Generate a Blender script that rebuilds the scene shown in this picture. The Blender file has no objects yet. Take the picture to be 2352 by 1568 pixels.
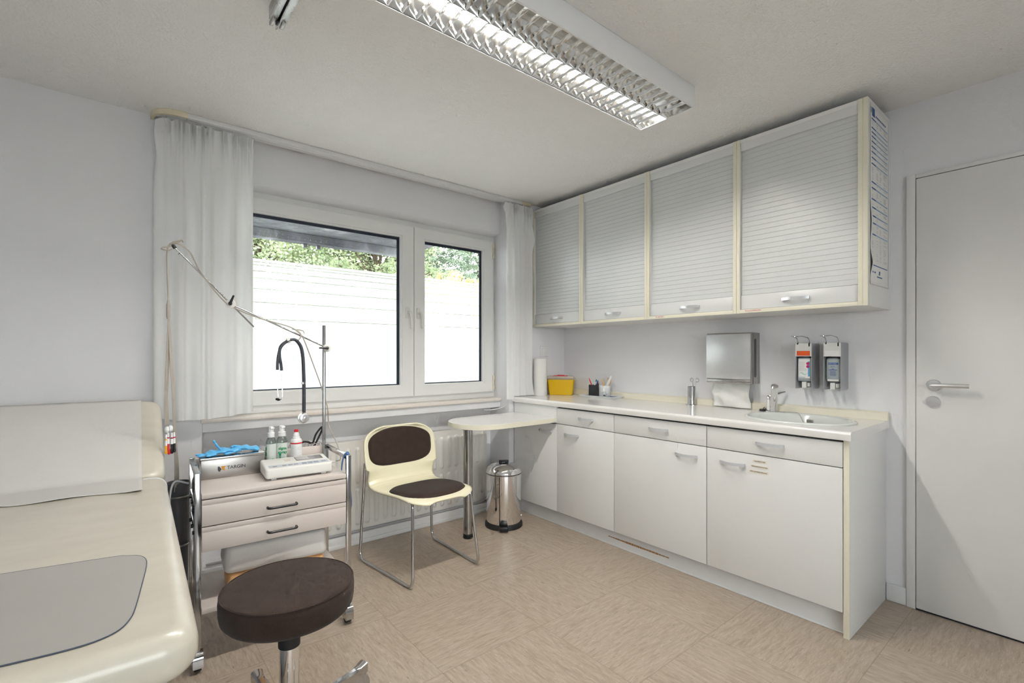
import bpy, bmesh, math, random
from mathutils import Vector, Matrix
R = math.radians
PI = math.pi
C = bpy.context.scene.collection
S = bpy.context.scene
rnd = random.Random(7)
XW, YW, CH = 2.91, 2.968, 2.37          # right wall, window wall, ceiling height

# ------------------------------------------------------------------ materials
def srgb(r, g, b):
    f = lambda c: (c / 255 / 12.92) if c / 255 <= 0.04045 else ((c / 255 + 0.055) / 1.055) ** 2.4
    return (f(r), f(g), f(b), 1)

class NT:
    def __init__(s, name):
        s.m = bpy.data.materials.new(name); s.m.use_nodes = True
        s.t = s.m.node_tree; s.n = s.t.nodes; s.l = s.t.links
        s.b = s.n['Principled BSDF']; s.out = s.n['Material Output']
    def add(s, typ, **kw):
        n = s.n.new(typ)
        for k, v in kw.items(): setattr(n, k, v)
        return n
    def math(s, op, a, b=None, c=None):
        n = s.n.new('ShaderNodeMath'); n.operation = op
        for i, v in enumerate((a, b, c)):
            if v is None: continue
            if isinstance(v, (int, float)): n.inputs[i].default_value = v
            else: s.l.new(v, n.inputs[i])
        return n.outputs[0]
    def mix(s, fac, a, b):
        n = s.n.new('ShaderNodeMix'); n.data_type = 'RGBA'
        for sock, v in ((n.inputs[0], fac), (n.inputs[6], a), (n.inputs[7], b)):
            if isinstance(v, (int, float)): sock.default_value = v
            elif isinstance(v, tuple): sock.default_value = v
            else: s.l.new(v, sock)
        return n.outputs[2]
    def noise(s, scale, detail=2, rough=.5, vec=None, dist=0):
        n = s.n.new('ShaderNodeTexNoise')
        n.inputs['Scale'].default_value = scale; n.inputs['Detail'].default_value = detail
        n.inputs['Roughness'].default_value = rough; n.inputs['Distortion'].default_value = dist
        if vec is not None: s.l.new(vec, n.inputs['Vector'])
        return n
    def coord(s, scale=None, kind='Object'):
        tc = s.n.new('ShaderNodeTexCoord')
        if scale is None: return tc.outputs[kind]
        mp = s.n.new('ShaderNodeMapping'); mp.inputs['Scale'].default_value = scale
        s.l.new(tc.outputs[kind], mp.inputs['Vector'])
        return mp.outputs['Vector']
    def ramp(s, fac, stops):
        n = s.n.new('ShaderNodeValToRGB'); e = n.color_ramp.elements
        while len(e) < len(stops): e.new(.5)
        for i, (p, c) in enumerate(stops):
            e[i].position = p; e[i].color = c if len(c) == 4 else (*c, 1)
        s.l.new(fac, n.inputs[0]); return n.outputs[0]
    def bump(s, h, strength, dist=.002):
        n = s.n.new('ShaderNodeBump'); n.inputs['Strength'].default_value = strength
        n.inputs['Distance'].default_value = dist
        s.l.new(h, n.inputs['Height']); s.l.new(n.outputs[0], s.b.inputs['Normal'])
    def set(s, rough=.5, metal=0, spec=.5, **kw):
        s.b.inputs['Roughness'].default_value = rough; s.b.inputs['Metallic'].default_value = metal
        s.b.inputs['Specular IOR Level'].default_value = spec
        for k, v in kw.items(): s.b.inputs[k.replace('_', ' ')].default_value = v

def plain(name, col, rough=.5, metal=0, spec=.5, var=.04, nscale=9, bump=0, bscale=300, bdist=.001, **kw):
    """a plain painted / moulded surface with a little tonal variation and an optional fine grain"""
    t = NT(name); t.set(rough, metal, spec, **kw)
    if var:
        n = t.noise(nscale, 3, .6, t.coord())
        d = tuple(max(0, c * (1 - var)) for c in col[:3]) + (1,)
        u = tuple(min(1, c * (1 + var)) for c in col[:3]) + (1,)
        t.l.new(t.mix(n.outputs[0], d, u), t.b.inputs['Base Color'])
    else: t.b.inputs['Base Color'].default_value = col
    if bump: t.bump(t.noise(bscale, 2, .5, t.coord()).outputs[0], bump, bdist)
    return t.m

def metal(name, col, rough, var=.25, stretch=None, aniso=0):
    t = NT(name); t.set(rough, 1); t.b.inputs['Base Color'].default_value = col
    n = t.noise(14, 4, .6, t.coord(stretch))
    mr = t.add('ShaderNodeMapRange'); mr.inputs['To Min'].default_value = rough * (1 - var); mr.inputs['To Max'].default_value = rough * (1 + var)
    t.l.new(n.outputs[0], mr.inputs[0]); t.l.new(mr.outputs[0], t.b.inputs['Roughness'])
    return t.m

M = {}
M['wall'] = plain('wall_paint', (.79, .79, .81, 1), .85, spec=.2, var=.015, bump=.35, bscale=130, bdist=.0015)
M['ceiling'] = plain('ceiling_paint', (.93, .924, .914, 1), .9, spec=.2, var=.02, bump=.9, bscale=95, bdist=.004)
M['lam'] = plain('white_laminate', (.785, .78, .771, 1), .38, spec=.4, var=.012)
M['lam_top'] = plain('worktop_laminate', (.82, .805, .785, 1), .16, spec=.5, var=.012)
M['cream_edge'] = plain('cream_edging', (.80, .765, .63, 1), .42, var=.02)
M['plinth'] = plain('plinth_white', (.76, .76, .765, 1), .35, var=.03)
M['gap'] = plain('dark_gap', (.02, .02, .03, 1), .8, var=0)
M['shut'] = plain('shutter_silver', (.655, .67, .672, 1), .38, metal=.08, var=.015)
M['fascia'] = plain('fascia_silver', (.72, .725, .725, 1), .38, metal=.08, var=.015)
M['alu'] = metal('satin_aluminium', (.78, .79, .81, 1), .33)
M['handle'] = plain('handle_silver', (.60, .61, .64, 1), .35, metal=.15, var=.02)
M['chrome'] = metal('chrome', (.86, .86, .87, 1), .06)
M['chrome_soft'] = metal('chrome_soft', (.55, .55, .56, 1), .12)
M['steel'] = metal('brushed_steel', (.55, .54, .53, 1), .27, .3, (1, 1, 18))
M['steel_box'] = metal('steel_sheet', (.42, .405, .39, 1), .36, .35, (1, 18, 1))
M['mirror'] = metal('louvre_aluminium', (.90, .90, .89, 1), .10)
M['trough'] = metal('trough_aluminium', (.92, .915, .90, 1), .09)
M['black'] = plain('black_plastic', (.012, .012, .015, 1), .35, var=.1)
M['rubber'] = plain('black_rubber', (.015, .015, .017, 1), .55, var=.1)
M['dark_grey'] = plain('dark_grey_plastic', (.045, .045, .055, 1), .35, var=.1)
M['white_pl'] = plain('white_plastic', (.80, .80, .80, 1), .35, var=.01)
M['pvc'] = plain('window_pvc', (.80, .80, .79, 1), .3, var=.01)
M['gasket'] = plain('window_gasket', (.012, .02, .04, 1), .5, var=.1)
M['lamp_white'] = plain('lamp_enamel', (.92, .925, .94, 1), .3, var=.01)
M['beige_pl'] = plain('cream_plastic_rail', (.78, .70, .52, 1), .4, var=.02)
M['radiator'] = plain('radiator_enamel', (.78, .76, .73, 1), .35, var=.015)
M['pipe_w'] = plain('pipe_grey', (.42, .42, .43, 1), .35, metal=.3, var=.05)
M['trolley'] = plain('trolley_enamel', (.66, .59, .55, 1), .33, var=.015)
M['chair_shell'] = plain('cream_shell', (.86, .81, .60, 1), .22, spec=.5, var=.01)
M['paper'] = plain('white_paper', (.80, .785, .765, 1), .85, spec=.2, var=.03, bump=.3, bscale=60, bdist=.002)
M['tissue'] = plain('tissue_paper', (.79, .785, .76, 1), .9, spec=.1, var=.03, bump=.5, bscale=90, bdist=.002)
M['ceramic'] = plain('sink_ceramic', (.70, .725, .70, 1), .12, spec=.6, var=.01)
M['yellow'] = plain('sharps_yellow', (.74, .46, .004, 1), .38, var=.02)
M['red'] = plain('red_plastic', (.62, .015, .03, 1), .35, var=.05)
M['orange'] = plain('orange_sticker', (.78, .10, .012, 1), .45, var=.03)
M['orange_folder'] = plain('orange_card', (.82, .46, .20, 1), .5, var=.05)
M['yellow_tip'] = plain('yellow_plastic', (.80, .42, .01, 1), .35, var=.05)
M['blue'] = plain('blue_plastic', (.012, .03, .25, 1), .3, var=.05)
M['teal'] = plain('teal_plastic', (.0, .20, .26, 1), .3, var=.05)
M['navy'] = plain('navy_tray', (.006, .06, .18, 1), .4, var=.05)
M['print_blue'] = plain('print_blue', (.05, .11, .32, 1), .6, var=.05)
M['print_light'] = plain('print_light_blue', (.33, .47, .64, 1), .6, var=.05)
M['print_grey'] = plain('print_grey', (.55, .55, .58, 1), .7, var=.05)
M['print_dark'] = plain('print_dark', (.05, .05, .06, 1), .6, var=.05)
M['print_red'] = plain('print_red', (.45, .02, .08, 1), .6, var=.05)
M['print_green'] = plain('print_green', (.0, .27, .10, 1), .6, var=.05)
M['print_brown'] = plain('print_brown', (.10, .03, .03, 1), .6, var=.05)
M['print_magenta'] = plain('print_magenta', (.45, .01, .13, 1), .6, var=.05)
M['print_sky'] = plain('print_sky', (.10, .38, .66, 1), .6, var=.05)
M['label_cream'] = plain('label_strip', (.82, .78, .69, 1), .5, var=.03)
M['wood'] = plain('pale_wood', (.72, .50, .30, 1), .6, var=.08, nscale=40)
M['cable'] = plain('beige_cable', (.42, .38, .33, 1), .45, var=.05)
M['strap'] = plain('blue_strap', (.06, .15, .32, 1), .8, var=.2, nscale=60)
M['glove'] = plain('blue_nitrile', (.12, .48, .84, 1), .4, var=.10, nscale=30)
M['foam'] = plain('white_foam', (.80, .775, .75, 1), .85, var=.03, nscale=30, bump=.2, bscale=200)
M['panel_grey'] = plain('couch_base_grey', (.50, .52, .56, 1), .5, var=.02)
M['device'] = plain('device_shell', (.77, .76, .73, 1), .4, var=.015)
M['keypad'] = plain('keypad_grey', (.50, .53, .58, 1), .5, var=.03)
M['screen'] = plain('display_glass', (.18, .17, .165, 1), .12, var=.05)
M['grey_housing'] = plain('dispenser_housing', (.42, .43, .45, 1), .4, metal=.5, var=.03)
M['off_white'] = plain('dispenser_plate', (.76, .76, .74, 1), .4, var=.02)
M['bottle_grey'] = plain('bottle_soap', (.36, .40, .42, 1), .3, var=.04)
M['stone'] = plain('sill_stone', (.78, .72, .66, 1), .35, var=.07, nscale=60)
M['branch'] = plain('bark', (.10, .07, .05, 1), .9, var=.2, nscale=20)

def couch_mat():
    t = NT('couch_vinyl'); t.set(.33, 0, .5, Coat_Weight=.4, Coat_Roughness=.2)
    n = t.noise(5, 4, .6, t.coord((1, 2.5, 1)))
    t.l.new(t.ramp(n.outputs[0], [(.3, (.60, .56, .475)), (.7, (.67, .63, .54))]), t.b.inputs['Base Color'])
    t.bump(t.noise(160, 3, .6, t.coord()).outputs[0], .15, .001); return t.m
M['couch'] = couch_mat()

def fabric(name, c0, c1, sc=1100):
    t = NT(name); t.set(.95, 0, .15, Sheen_Weight=.08, Sheen_Roughness=.5)
    w = t.add('ShaderNodeTexVoronoi'); w.inputs['Scale'].default_value = sc
    t.l.new(t.coord(), w.inputs['Vector'])
    n = t.noise(25, 3, .6, t.coord())
    f = t.math('MULTIPLY', w.outputs['Distance'], t.math('ADD', n.outputs[0], .5))
    t.l.new(t.mix(f, c0, c1), t.b.inputs['Base Color'])
    t.bump(w.outputs['Distance'], .3, .001); return t.m
M['brown'] = fabric('brown_upholstery', (.017, .0105, .0085, 1), (.070, .048, .039, 1))

def floor_mat():
    t = NT('vinyl_tile'); t.set(.34, 0, .45)
    sep = t.add('ShaderNodeSeparateXYZ'); co = t.coord(); t.l.new(co, sep.inputs[0])
    x = t.math('ADD', sep.outputs[0], 20 - .447); y = t.math('ADD', sep.outputs[1], 20 - .062)
    fx = t.math('DIVIDE', x, .5); fy = t.math('DIVIDE', y, .5)
    ix = t.math('FLOOR', fx); iy = t.math('FLOOR', fy)
    par = t.math('MODULO', t.math('ADD', ix, iy), 2)
    ids = t.math('ADD', t.math('MULTIPLY', ix, 3.7), t.math('MULTIPLY', iy, 9.1))
    def grain(sx, sy):
        cmb = t.add('ShaderNodeCombineXYZ')
        t.l.new(t.math('MULTIPLY', x, sx), cmb.inputs[0]); t.l.new(t.math('MULTIPLY', y, sy), cmb.inputs[1]); t.l.new(ids, cmb.inputs[2])
        return cmb.outputs[0]
    v = t.add('ShaderNodeMix'); v.data_type = 'VECTOR'
    t.l.new(par, v.inputs[0]); t.l.new(grain(1, 7), v.inputs[4]); t.l.new(grain(7, 1), v.inputs[5])
    vec = v.outputs[1]
    n1 = t.noise(13, 5, .7, vec, .6); n2 = t.noise(34, 3, .6, vec); n3 = t.noise(21, 2, .5, vec, .3)
    base = t.ramp(n1.outputs[0], [(.30, (.33, .255, .195)), (.5, (.43, .35, .275)), (.70, (.53, .45, .37))])
    lt = t.ramp(n2.outputs[0], [(.60, (0, 0, 0)), (.74, (1, 1, 1))])
    dk = t.ramp(n3.outputs[0], [(.69, (0, 0, 0)), (.76, (1, 1, 1))])
    c = t.mix(t.math('MULTIPLY', lt, .8), base, (.64, .57, .48, 1))
    c = t.mix(t.math('MULTIPLY', dk, .7), c, (.13, .09, .08, 1))
    ex = t.math('ABSOLUTE', t.math('SUBTRACT', t.math('FRACT', fx), .5)); ey = t.math('ABSOLUTE', t.math('SUBTRACT', t.math('FRACT', fy), .5))
    seam = t.math('GREATER_THAN', t.math('MAXIMUM', ex, ey), .4972)
    c = t.mix(t.math('MULTIPLY', seam, .55), c, (.23, .15, .10, 1))
    big = t.noise(1.3, 2, .5, co)
    c = t.mix(t.math('MULTIPLY', big.outputs[0], .18), c, (.42, .37, .30, 1))
    t.l.new(c, t.b.inputs['Base Color'])
    mr = t.add('ShaderNodeMapRange'); mr.inputs['To Min'].default_value = .24; mr.inputs['To Max'].default_value = .42
    t.l.new(t.noise(3, 3, .6, co).outputs[0], mr.inputs[0]); t.l.new(mr.outputs[0], t.b.inputs['Roughness'])
    t.bump(t.math('SUBTRACT', n1.outputs[0], seam), .08, .001)
    return t.m
M['floor'] = floor_mat()

def cloth_mat():
    t = NT('curtain_cloth'); t.n.remove(t.b)
    d = t.add('ShaderNodeBsdfDiffuse'); tr = t.add('ShaderNodeBsdfTranslucent'); mx = t.add('ShaderNodeMixShader')
    n = t.noise(900, 1, .5, t.coord((1, 1, .3)))
    col = t.mix(n.outputs[0], (.91, .91, .91, 1), (.95, .95, .945, 1))
    t.l.new(col, d.inputs[0]); t.l.new(col, tr.inputs[0]); mx.inputs[0].default_value = .33
    t.l.new(d.outputs[0], mx.inputs[1]); t.l.new(tr.outputs[0], mx.inputs[2]); t.l.new(mx.outputs[0], t.out.inputs[0]); return t.m
M['cloth'] = cloth_mat()

def film_mat():
    t = NT('frosted_film'); t.n.remove(t.b)
    d = t.add('ShaderNodeBsdfDiffuse'); tr = t.add('ShaderNodeBsdfTranslucent'); mx = t.add('ShaderNodeMixShader')
    n = t.noise(400, 1, .5, t.coord())
    t.l.new(t.mix(n.outputs[0], (.93, .93, .92, 1), (.96, .955, .945, 1)), tr.inputs[0])
    d.inputs[0].default_value = (.90, .90, .89, 1); mx.inputs[0].default_value = .85
    t.l.new(d.outputs[0], mx.inputs[1]); t.l.new(tr.outputs[0], mx.inputs[2]); t.l.new(mx.outputs[0], t.out.inputs[0]); return t.m
M['film'] = film_mat()

def glass_mat(name, tint=(.96, .98, .97, 1), f=.06, rough=.0):
    t = NT(name); t.n.remove(t.b)
    tr = t.add('ShaderNodeBsdfTransparent'); tr.inputs[0].default_value = tint
    g = t.add('ShaderNodeBsdfGlossy'); g.inputs['Roughness'].default_value = rough
    fr = t.add('ShaderNodeLayerWeight'); fr.inputs[0].default_value = .25
    mx = t.add('ShaderNodeMixShader')
    t.l.new(t.math('ADD', t.math('MULTIPLY', fr.outputs['Fresnel'], .5), f), mx.inputs[0])
    t.l.new(tr.outputs[0], mx.inputs[1]); t.l.new(g.outputs[0], mx.inputs[2]); t.l.new(mx.outputs[0], t.out.inputs[0]); return t.m
M['glass'] = glass_mat('window_glass', f=.02)
M['clear'] = glass_mat('clear_plastic', (.86, .90, .88, 1), .05, .1)
M['sheet'] = plain('couch_paper', (.66, .645, .625, 1), .85, spec=.2, var=.03, bump=.3, bscale=60, bdist=.002)
M['handle_pvc'] = plain('window_handle_white', (.70, .69, .66, 1), .3, var=.02)
M['mid_grey'] = plain('grey_bin', (.10, .10, .108, 1), .35, var=.05)
M['foil'] = plain('grey_mat', (.42, .405, .385, 1), .42, spec=.4, var=.05, nscale=6)

def semi(name, col, a):
    t = NT(name); t.set(.25); t.b.inputs['Base Color'].default_value = col
    n = t.noise(12, 2, .5, t.coord())
    mr = t.add('ShaderNodeMapRange'); mr.inputs['To Min'].default_value = a * .95; mr.inputs['To Max'].default_value = min(1, a * 1.05)
    t.l.new(n.outputs[0], mr.inputs[0]); t.l.new(mr.outputs[0], t.b.inputs['Alpha']); return t.m
M['milky'] = semi('milky_bottle', (.78, .83, .79, 1), .80)
M['lid_clear'] = semi('clear_lid', (.74, .63, .50, 1), .40)

def emit(name, col, st):
    t = NT(name); t.n.remove(t.b)
    e = t.add('ShaderNodeEmission'); e.inputs[1].default_value = st
    n = t.noise(5, 1, .5, t.coord()); c2 = tuple(v * .99 for v in col[:3]) + (1,)
    t.l.new(t.mix(n.outputs[0], c2, col), e.inputs[0]); t.l.new(e.outputs[0], t.out.inputs[0]); return t.m
TUBE = 205.0
M['tube_on'] = emit('lit_tube', (1, .955, .89, 1), TUBE)
M['tube_off'] = plain('unlit_tube', (.75, .75, .73, 1), .2, var=.01)

def concrete():
    t = NT('stained_concrete'); t.set(.9, 0, .2)
    n1 = t.noise(1.6, 5, .65, t.coord((1, 1, .6))); n2 = t.noise(7, 4, .6, t.coord((2, 2, .5)))
    c = t.ramp(n1.outputs[0], [(.36, (.09, .09, .105)), (.52, (.17, .17, .19)), (.64, (.34, .345, .355))])
    g = t.ramp(n2.outputs[0], [(.48, (0, 0, 0)), (.66, (1, 1, 1))])
    t.l.new(t.mix(t.math('MULTIPLY', g, .55), c, (.085, .10, .055, 1)), t.b.inputs['Base Color'])
    t.bump(n2.outputs[0], .5, .02); return t.m
M['concrete'] = concrete()

def leaf_mat(name, c0, c1, tl=.3):
    t = NT(name); t.n.remove(t.b)
    d = t.add('ShaderNodeBsdfDiffuse'); tr = t.add('ShaderNodeBsdfTranslucent'); mx = t.add('ShaderNodeMixShader')
    n = t.noise(2.2, 3, .7, t.coord()); col = t.ramp(n.outputs[0], [(.35, c0), (.68, c1)])
    t.l.new(col, d.inputs[0]); t.l.new(col, tr.inputs[0]); mx.inputs[0].default_value = tl
    t.l.new(d.outputs[0], mx.inputs[1]); t.l.new(tr.outputs[0], mx.inputs[2]); t.l.new(mx.outputs[0], t.out.inputs[0]); return t.m
M['leaf'] = leaf_mat('broad_leaves', (.22, .27, .15), (.52, .56, .36), .4)
M['needle'] = leaf_mat('spruce_needles', (.13, .17, .125), (.27, .32, .22), .15)
M['gold'] = leaf_mat('golden_shoots', (.52, .44, .17), (.70, .61, .33), .3)
M['lawn'] = plain('pale_paving', (.36, .35, .33, 1), .95, spec=.1, var=.25, nscale=3, bump=.6, bscale=80, bdist=.02)

# ------------------------------------------------------------------ mesh builder
class B:
    def __init__(s): s.bm = bmesh.new()
    def box(s, x0, x1, y0, y1, z0, z1, bev=0, seg=2):
        bm = bmesh.new()
        r = bmesh.ops.create_cube(bm, size=1)
        for v in bm.verts:
            v.co = Vector(((x0 + x1) / 2 + v.co.x * (x1 - x0), (y0 + y1) / 2 + v.co.y * (y1 - y0), (z0 + z1) / 2 + v.co.z * (z1 - z0)))
        if bev:
            bmesh.ops.bevel(bm, geom=bm.edges[:], offset=bev, segments=seg, affect='EDGES', profile=.5, clamp_overlap=True)
        s._join(bm); return s
    def _join(s, bm, mat=None):
        if mat is not None: bm.transform(mat)
        vm = {}
        for v in bm.verts: vm[v] = s.bm.verts.new(v.co)
        for f in bm.faces:
            try: s.bm.faces.new([vm[v] for v in f.verts])
            except ValueError: pass
        bm.free()
    def join(s, other, mat=None): s._join(other.bm, mat); return s
    def quad(s, a, b, c, d):
        s.bm.faces.new([s.bm.verts.new(Vector(p)) for p in (a, b, c, d)]); return s
    def loops(s, loops, cap0=True, cap1=True, closed=True):
        """skin a list of vertex loops"""
        L = [[s.bm.verts.new(Vector(p)) for p in lp] for lp in loops]
        n = len(L[0])
        for a, b in zip(L, L[1:]):
            for i in range(n if closed else n - 1):
                j = (i + 1) % n
                try: s.bm.faces.new((a[i], a[j], b[j], b[i]))
                except ValueError: pass
        if cap0: s.bm.faces.new(L[0][::-1])
        if cap1: s.bm.faces.new(L[-1])
        return s
    def grid(s, rows):
        return s.loops(rows, False, False, False)
    def tube(s, pts, r, seg=10, closed=False, caps=True):
        pts = [Vector(p) for p in pts]; n = len(pts)
        rr = r if isinstance(r, (list, tuple)) else [r] * n
        T = []
        for i in range(n):
            if closed: d = pts[(i + 1) % n] - pts[i - 1]
            else: d = pts[min(i + 1, n - 1)] - pts[max(i - 1, 0)]
            T.append(d.normalized() if d.length > 1e-9 else Vector((0, 0, 1)))
        u = T[0].cross(Vector((0, 0, 1)))
        if u.length < 1e-3: u = T[0].cross(Vector((0, 1, 0)))
        u.normalize(); rings = []
        for i in range(n):
            u = (u - T[i] * u.dot(T[i]))
            if u.length < 1e-6: u = T[i].orthogonal()
            u.normalize(); w = T[i].cross(u)
            rings.append([pts[i] + (u * math.cos(2 * PI * k / seg) + w * math.sin(2 * PI * k / seg)) * rr[i] for k in range(seg)])
        if closed: rings.append(rings[0]); return s.loops(rings, False, False)
        return s.loops(rings, caps, caps)
    def rod(s, a, b, r, seg=12): return s.tube([a, b], r, seg)
    def lathe(s, prof, c=(0, 0, 0), axis='z', seg=32, cap0=True, cap1=True):
        rings = []
        for r, h in prof:
            ring = []
            for k in range(seg):
                a = 2 * PI * k / seg; p = (r * math.cos(a), r * math.sin(a))
                if axis == 'z': q = (c[0] + p[0], c[1] + p[1], c[2] + h)
                elif axis == 'x': q = (c[0] + h, c[1] + p[0], c[2] + p[1])
                else: q = (c[0] + p[1], c[1] + h, c[2] + p[0])
                ring.append(q)
            rings.append(ring)
        return s.loops(rings, cap0, cap1)
    def prism(s, poly, z0, z1, axis='z'):
        f = {'z': lambda p, h: (p[0], p[1], h), 'x': lambda p, h: (h, p[0], p[1]), 'y': lambda p, h: (p[0], h, p[1])}[axis]
        return s.loops([[f(p, z0) for p in poly], [f(p, z1) for p in poly]])
    def sphere(s, c, r, sx=1, sy=1, sz=1, seg=16):
        rings = []
        for i in range(seg // 2 + 1):
            a = PI * i / (seg // 2); rr = max(1e-4, math.sin(a)) * r; h = -math.cos(a) * r
            rings.append([(c[0] + rr * sx * math.cos(2 * PI * k / seg), c[1] + rr * sy * math.sin(2 * PI * k / seg), c[2] + h * sz) for k in range(seg)])
        return s.loops(rings)
    def slab(s, w, l, z0, z1, rc, re, cx=0, cy=0, n=5, m=4):
        """rounded cushion: rounded-rectangle plan with rounded top and bottom rims"""
        def rr(ins):
            r = max(.001, rc - ins); hw, hl = w / 2 - ins, l / 2 - ins; pts = []
            for qx, qy, a0 in ((1, 1, 0), (-1, 1, 90), (-1, -1, 180), (1, -1, 270)):
                for i in range(n + 1):
                    a = R(a0 + 90 * i / n)
                    pts.append((cx + qx * (hw - r) + r * math.cos(a), cy + qy * (hl - r) + r * math.sin(a)))
            return pts
        lo = []
        for i in range(m + 1):
            a = PI / 2 * i / m; lo.append((re * (1 - math.sin(a)), z0 + re * (1 - math.cos(a))))
        hi = [(ins, z0 + z1 - z) for ins, z in reversed(lo)]
        return s.loops([[(p[0], p[1], z) for p in rr(ins)] for ins, z in lo + hi])

def obj(name, b, m, parent=None, smooth=35, org=None):
    """link the builder's mesh as ONE object; vertices are in world space unless the parent is a 'local' thing"""
    bm = b.bm
    bmesh.ops.remove_doubles(bm, verts=bm.verts, dist=1e-6)
    bmesh.ops.recalc_face_normals(bm, faces=bm.faces)
    off = Vector((0, 0, 0))
    if parent is not None and not parent.get('_local'):
        o_ = parent; 
        while o_ is not None: off += o_.location; o_ = o_.parent
    elif parent is not None and parent.type == 'MESH': pass
    elif parent is None and org is not None: off = Vector(org)
    if off.length: bm.transform(Matrix.Translation(-off))
    me = bpy.data.meshes.new(name); bm.to_mesh(me); bm.free()
    if smooth:
        me.polygons.foreach_set('use_smooth', [True] * len(me.polygons)); me.set_sharp_from_angle(angle=R(smooth))
    mm = m if isinstance(m, bpy.types.Material) else M[m]
    me.materials.append(mm)
    o = bpy.data.objects.new(name, me); C.objects.link(o)
    if parent is not None:
        o.parent = parent
        if parent.get('_local'): o['_local'] = 1
    elif org is not None: o.location = Vector(org)
    return o

def tag(o, label, cat, group=None):
    o['label'] = label; o['category'] = cat
    if group: o['group'] = group
    return o

def thing(name, label, cat, loc=(0, 0, 0), rz=0, group=None, local=False):
    o = bpy.data.objects.new(name, None); C.objects.link(o)
    o.location = loc; o.rotation_euler = (0, 0, rz); o.empty_display_size = .05
    if local: o['_local'] = 1
    return tag(o, label, cat, group)

def structure(o): o['kind'] = 'structure'; return o
def struct_empty(name, loc=(0, 0, 0)):
    o = bpy.data.objects.new(name, None); C.objects.link(o); o.location = loc; return structure(o)

def text(name, body, size, pos, xd, yd, m, parent, align='CENTER', sx=1, bold=0):
    cu = bpy.data.curves.new(name, 'FONT'); cu.body = body; cu.size = size; cu.align_x = align; cu.align_y = 'CENTER'
    cu.extrude = .0002; cu.offset = bold
    t = bpy.data.objects.new(name, cu); C.objects.link(t)
    dg = bpy.context.evaluated_depsgraph_get()
    me = bpy.data.meshes.new_from_object(t.evaluated_get(dg)); bpy.data.objects.remove(t); bpy.data.curves.remove(cu)
    xd, yd = Vector(xd).normalized(), Vector(yd).normalized(); zd = xd.cross(yd)
    mt = Matrix((xd * sx, yd, zd)).transposed().to_4x4(); mt.translation = Vector(pos)
    if parent is not None and not parent.get('_local'):
        o_ = parent
        while o_ is not None: mt.translation -= o_.location; o_ = o_.parent
    me.transform(mt); me.materials.clear(); me.materials.append(M[m])
    o = bpy.data.objects.new(name, me); C.objects.link(o); o.parent = parent
    if parent is not None and parent.get('_local'): o['_local'] = 1
    return o

def dup(root, loc, rz=None, label=None):
    r = root.copy(); C.objects.link(r); r.location = loc
    if rz is not None: r.rotation_euler = (0, 0, rz)
    if label: r['label'] = label
    for ch in list(root.children):
        c = ch.copy(); C.objects.link(c); c.parent = r
        for g in list(ch.children):
            d = g.copy(); C.objects.link(d); d.parent = c
    return r

def fillet(pts, rad, n=6):
    pts = [Vector(p) for p in pts]; out = [pts[0]]
    for i in range(1, len(pts) - 1):
        r = rad[i - 1] if isinstance(rad, (list, tuple)) else rad
        a = pts[i - 1] - pts[i]; c = pts[i + 1] - pts[i]
        d = min(r, a.length * .49, c.length * .49)
        p0 = pts[i] + a.normalized() * d; p2 = pts[i] + c.normalized() * d
        for k in range(n + 1):
            t = k / n; out.append(p0 * (1 - t) ** 2 + pts[i] * 2 * t * (1 - t) + p2 * t * t)
    out.append(pts[-1]); return out

def smooth_path(pts, n=8):
    """Catmull-Rom through the points"""
    p = [Vector(q) for q in pts]; p = [p[0] * 2 - p[1]] + p + [p[-1] * 2 - p[-2]]; out = []
    for i in range(1, len(p) - 2):
        for k in range(n):
            t = k / n
            out.append(.5 * ((2 * p[i]) + (p[i + 1] - p[i - 1]) * t + (2 * p[i - 1] - 5 * p[i] + 4 * p[i + 1] - p[i + 2]) * t * t + (-p[i - 1] + 3 * p[i] - 3 * p[i + 1] + p[i + 2]) * t ** 3))
    out.append(p[-2]); return out
# ------------------------------------------------------------------ the setting
XL, YB = -1.15, -2.3
structure(obj('floor', B().box(XL - .2, XW + .2, YB - .2, 3.25, -.1, 0), 'floor', smooth=0))
structure(obj('ceiling', B().box(XL - .2, XW + .2, YB - .2, 3.25, CH, CH + .15), 'ceiling', smooth=0))
structure(obj('wall_right', B().box(XW, XW + .15, YB, 3.25, 0, CH), 'wall', smooth=0))
structure(obj('wall_left', B().box(XL - .15, XL, YB, YW, 0, CH), 'wall', smooth=0))
FILL_WIN = (-1.10, 1.15, .75, 2.2)               # unseen opening added behind the camera to let in fill light
w = B(); w.box(XL, FILL_WIN[0], YB - .15, YB, 0, CH); w.box(FILL_WIN[1], XW, YB - .15, YB, 0, CH); w.box(FILL_WIN[0], FILL_WIN[1], YB - .15, YB, 0, FILL_WIN[2]); w.box(FILL_WIN[0], FILL_WIN[1], YB - .15, YB, FILL_WIN[3], CH)
structure(obj('wall_front', w, 'wall', smooth=0))
NX0, NX1 = .35, 2.318                      # radiator niche and window opening
w = B()
w.box(XL, NX0, YW, 3.25, 0, CH)
w.box(NX0, .42, YW, 3.25, .845, 2.13)
w.prism([(YW, 2.133), (3.05, 2.113), (3.25, 2.113), (3.25, CH), (YW, CH)], NX0, NX1, 'x')
w.box(NX1, XW, 2.86, 3.25, 0, CH)
w.box(NX0, NX1, 3.10, 3.25, 0, .86)
structure(obj('wall_back', w, 'wall', smooth=0))
structure(obj('trim_1', B().box(NX0, NX1, YW, 3.10, .782, .832, .004), 'wall', smooth=0))
structure(obj('window_sill', B().box(NX0 - .006, NX1, 2.952, 3.06, .832, .856, .004), 'stone'))
bb = B().box(NX0, NX1, 2.967, 3.10, 0, .066, .003); bb.box(NX0, NX1, 2.958, 2.967, 0, .026, .002)
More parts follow.
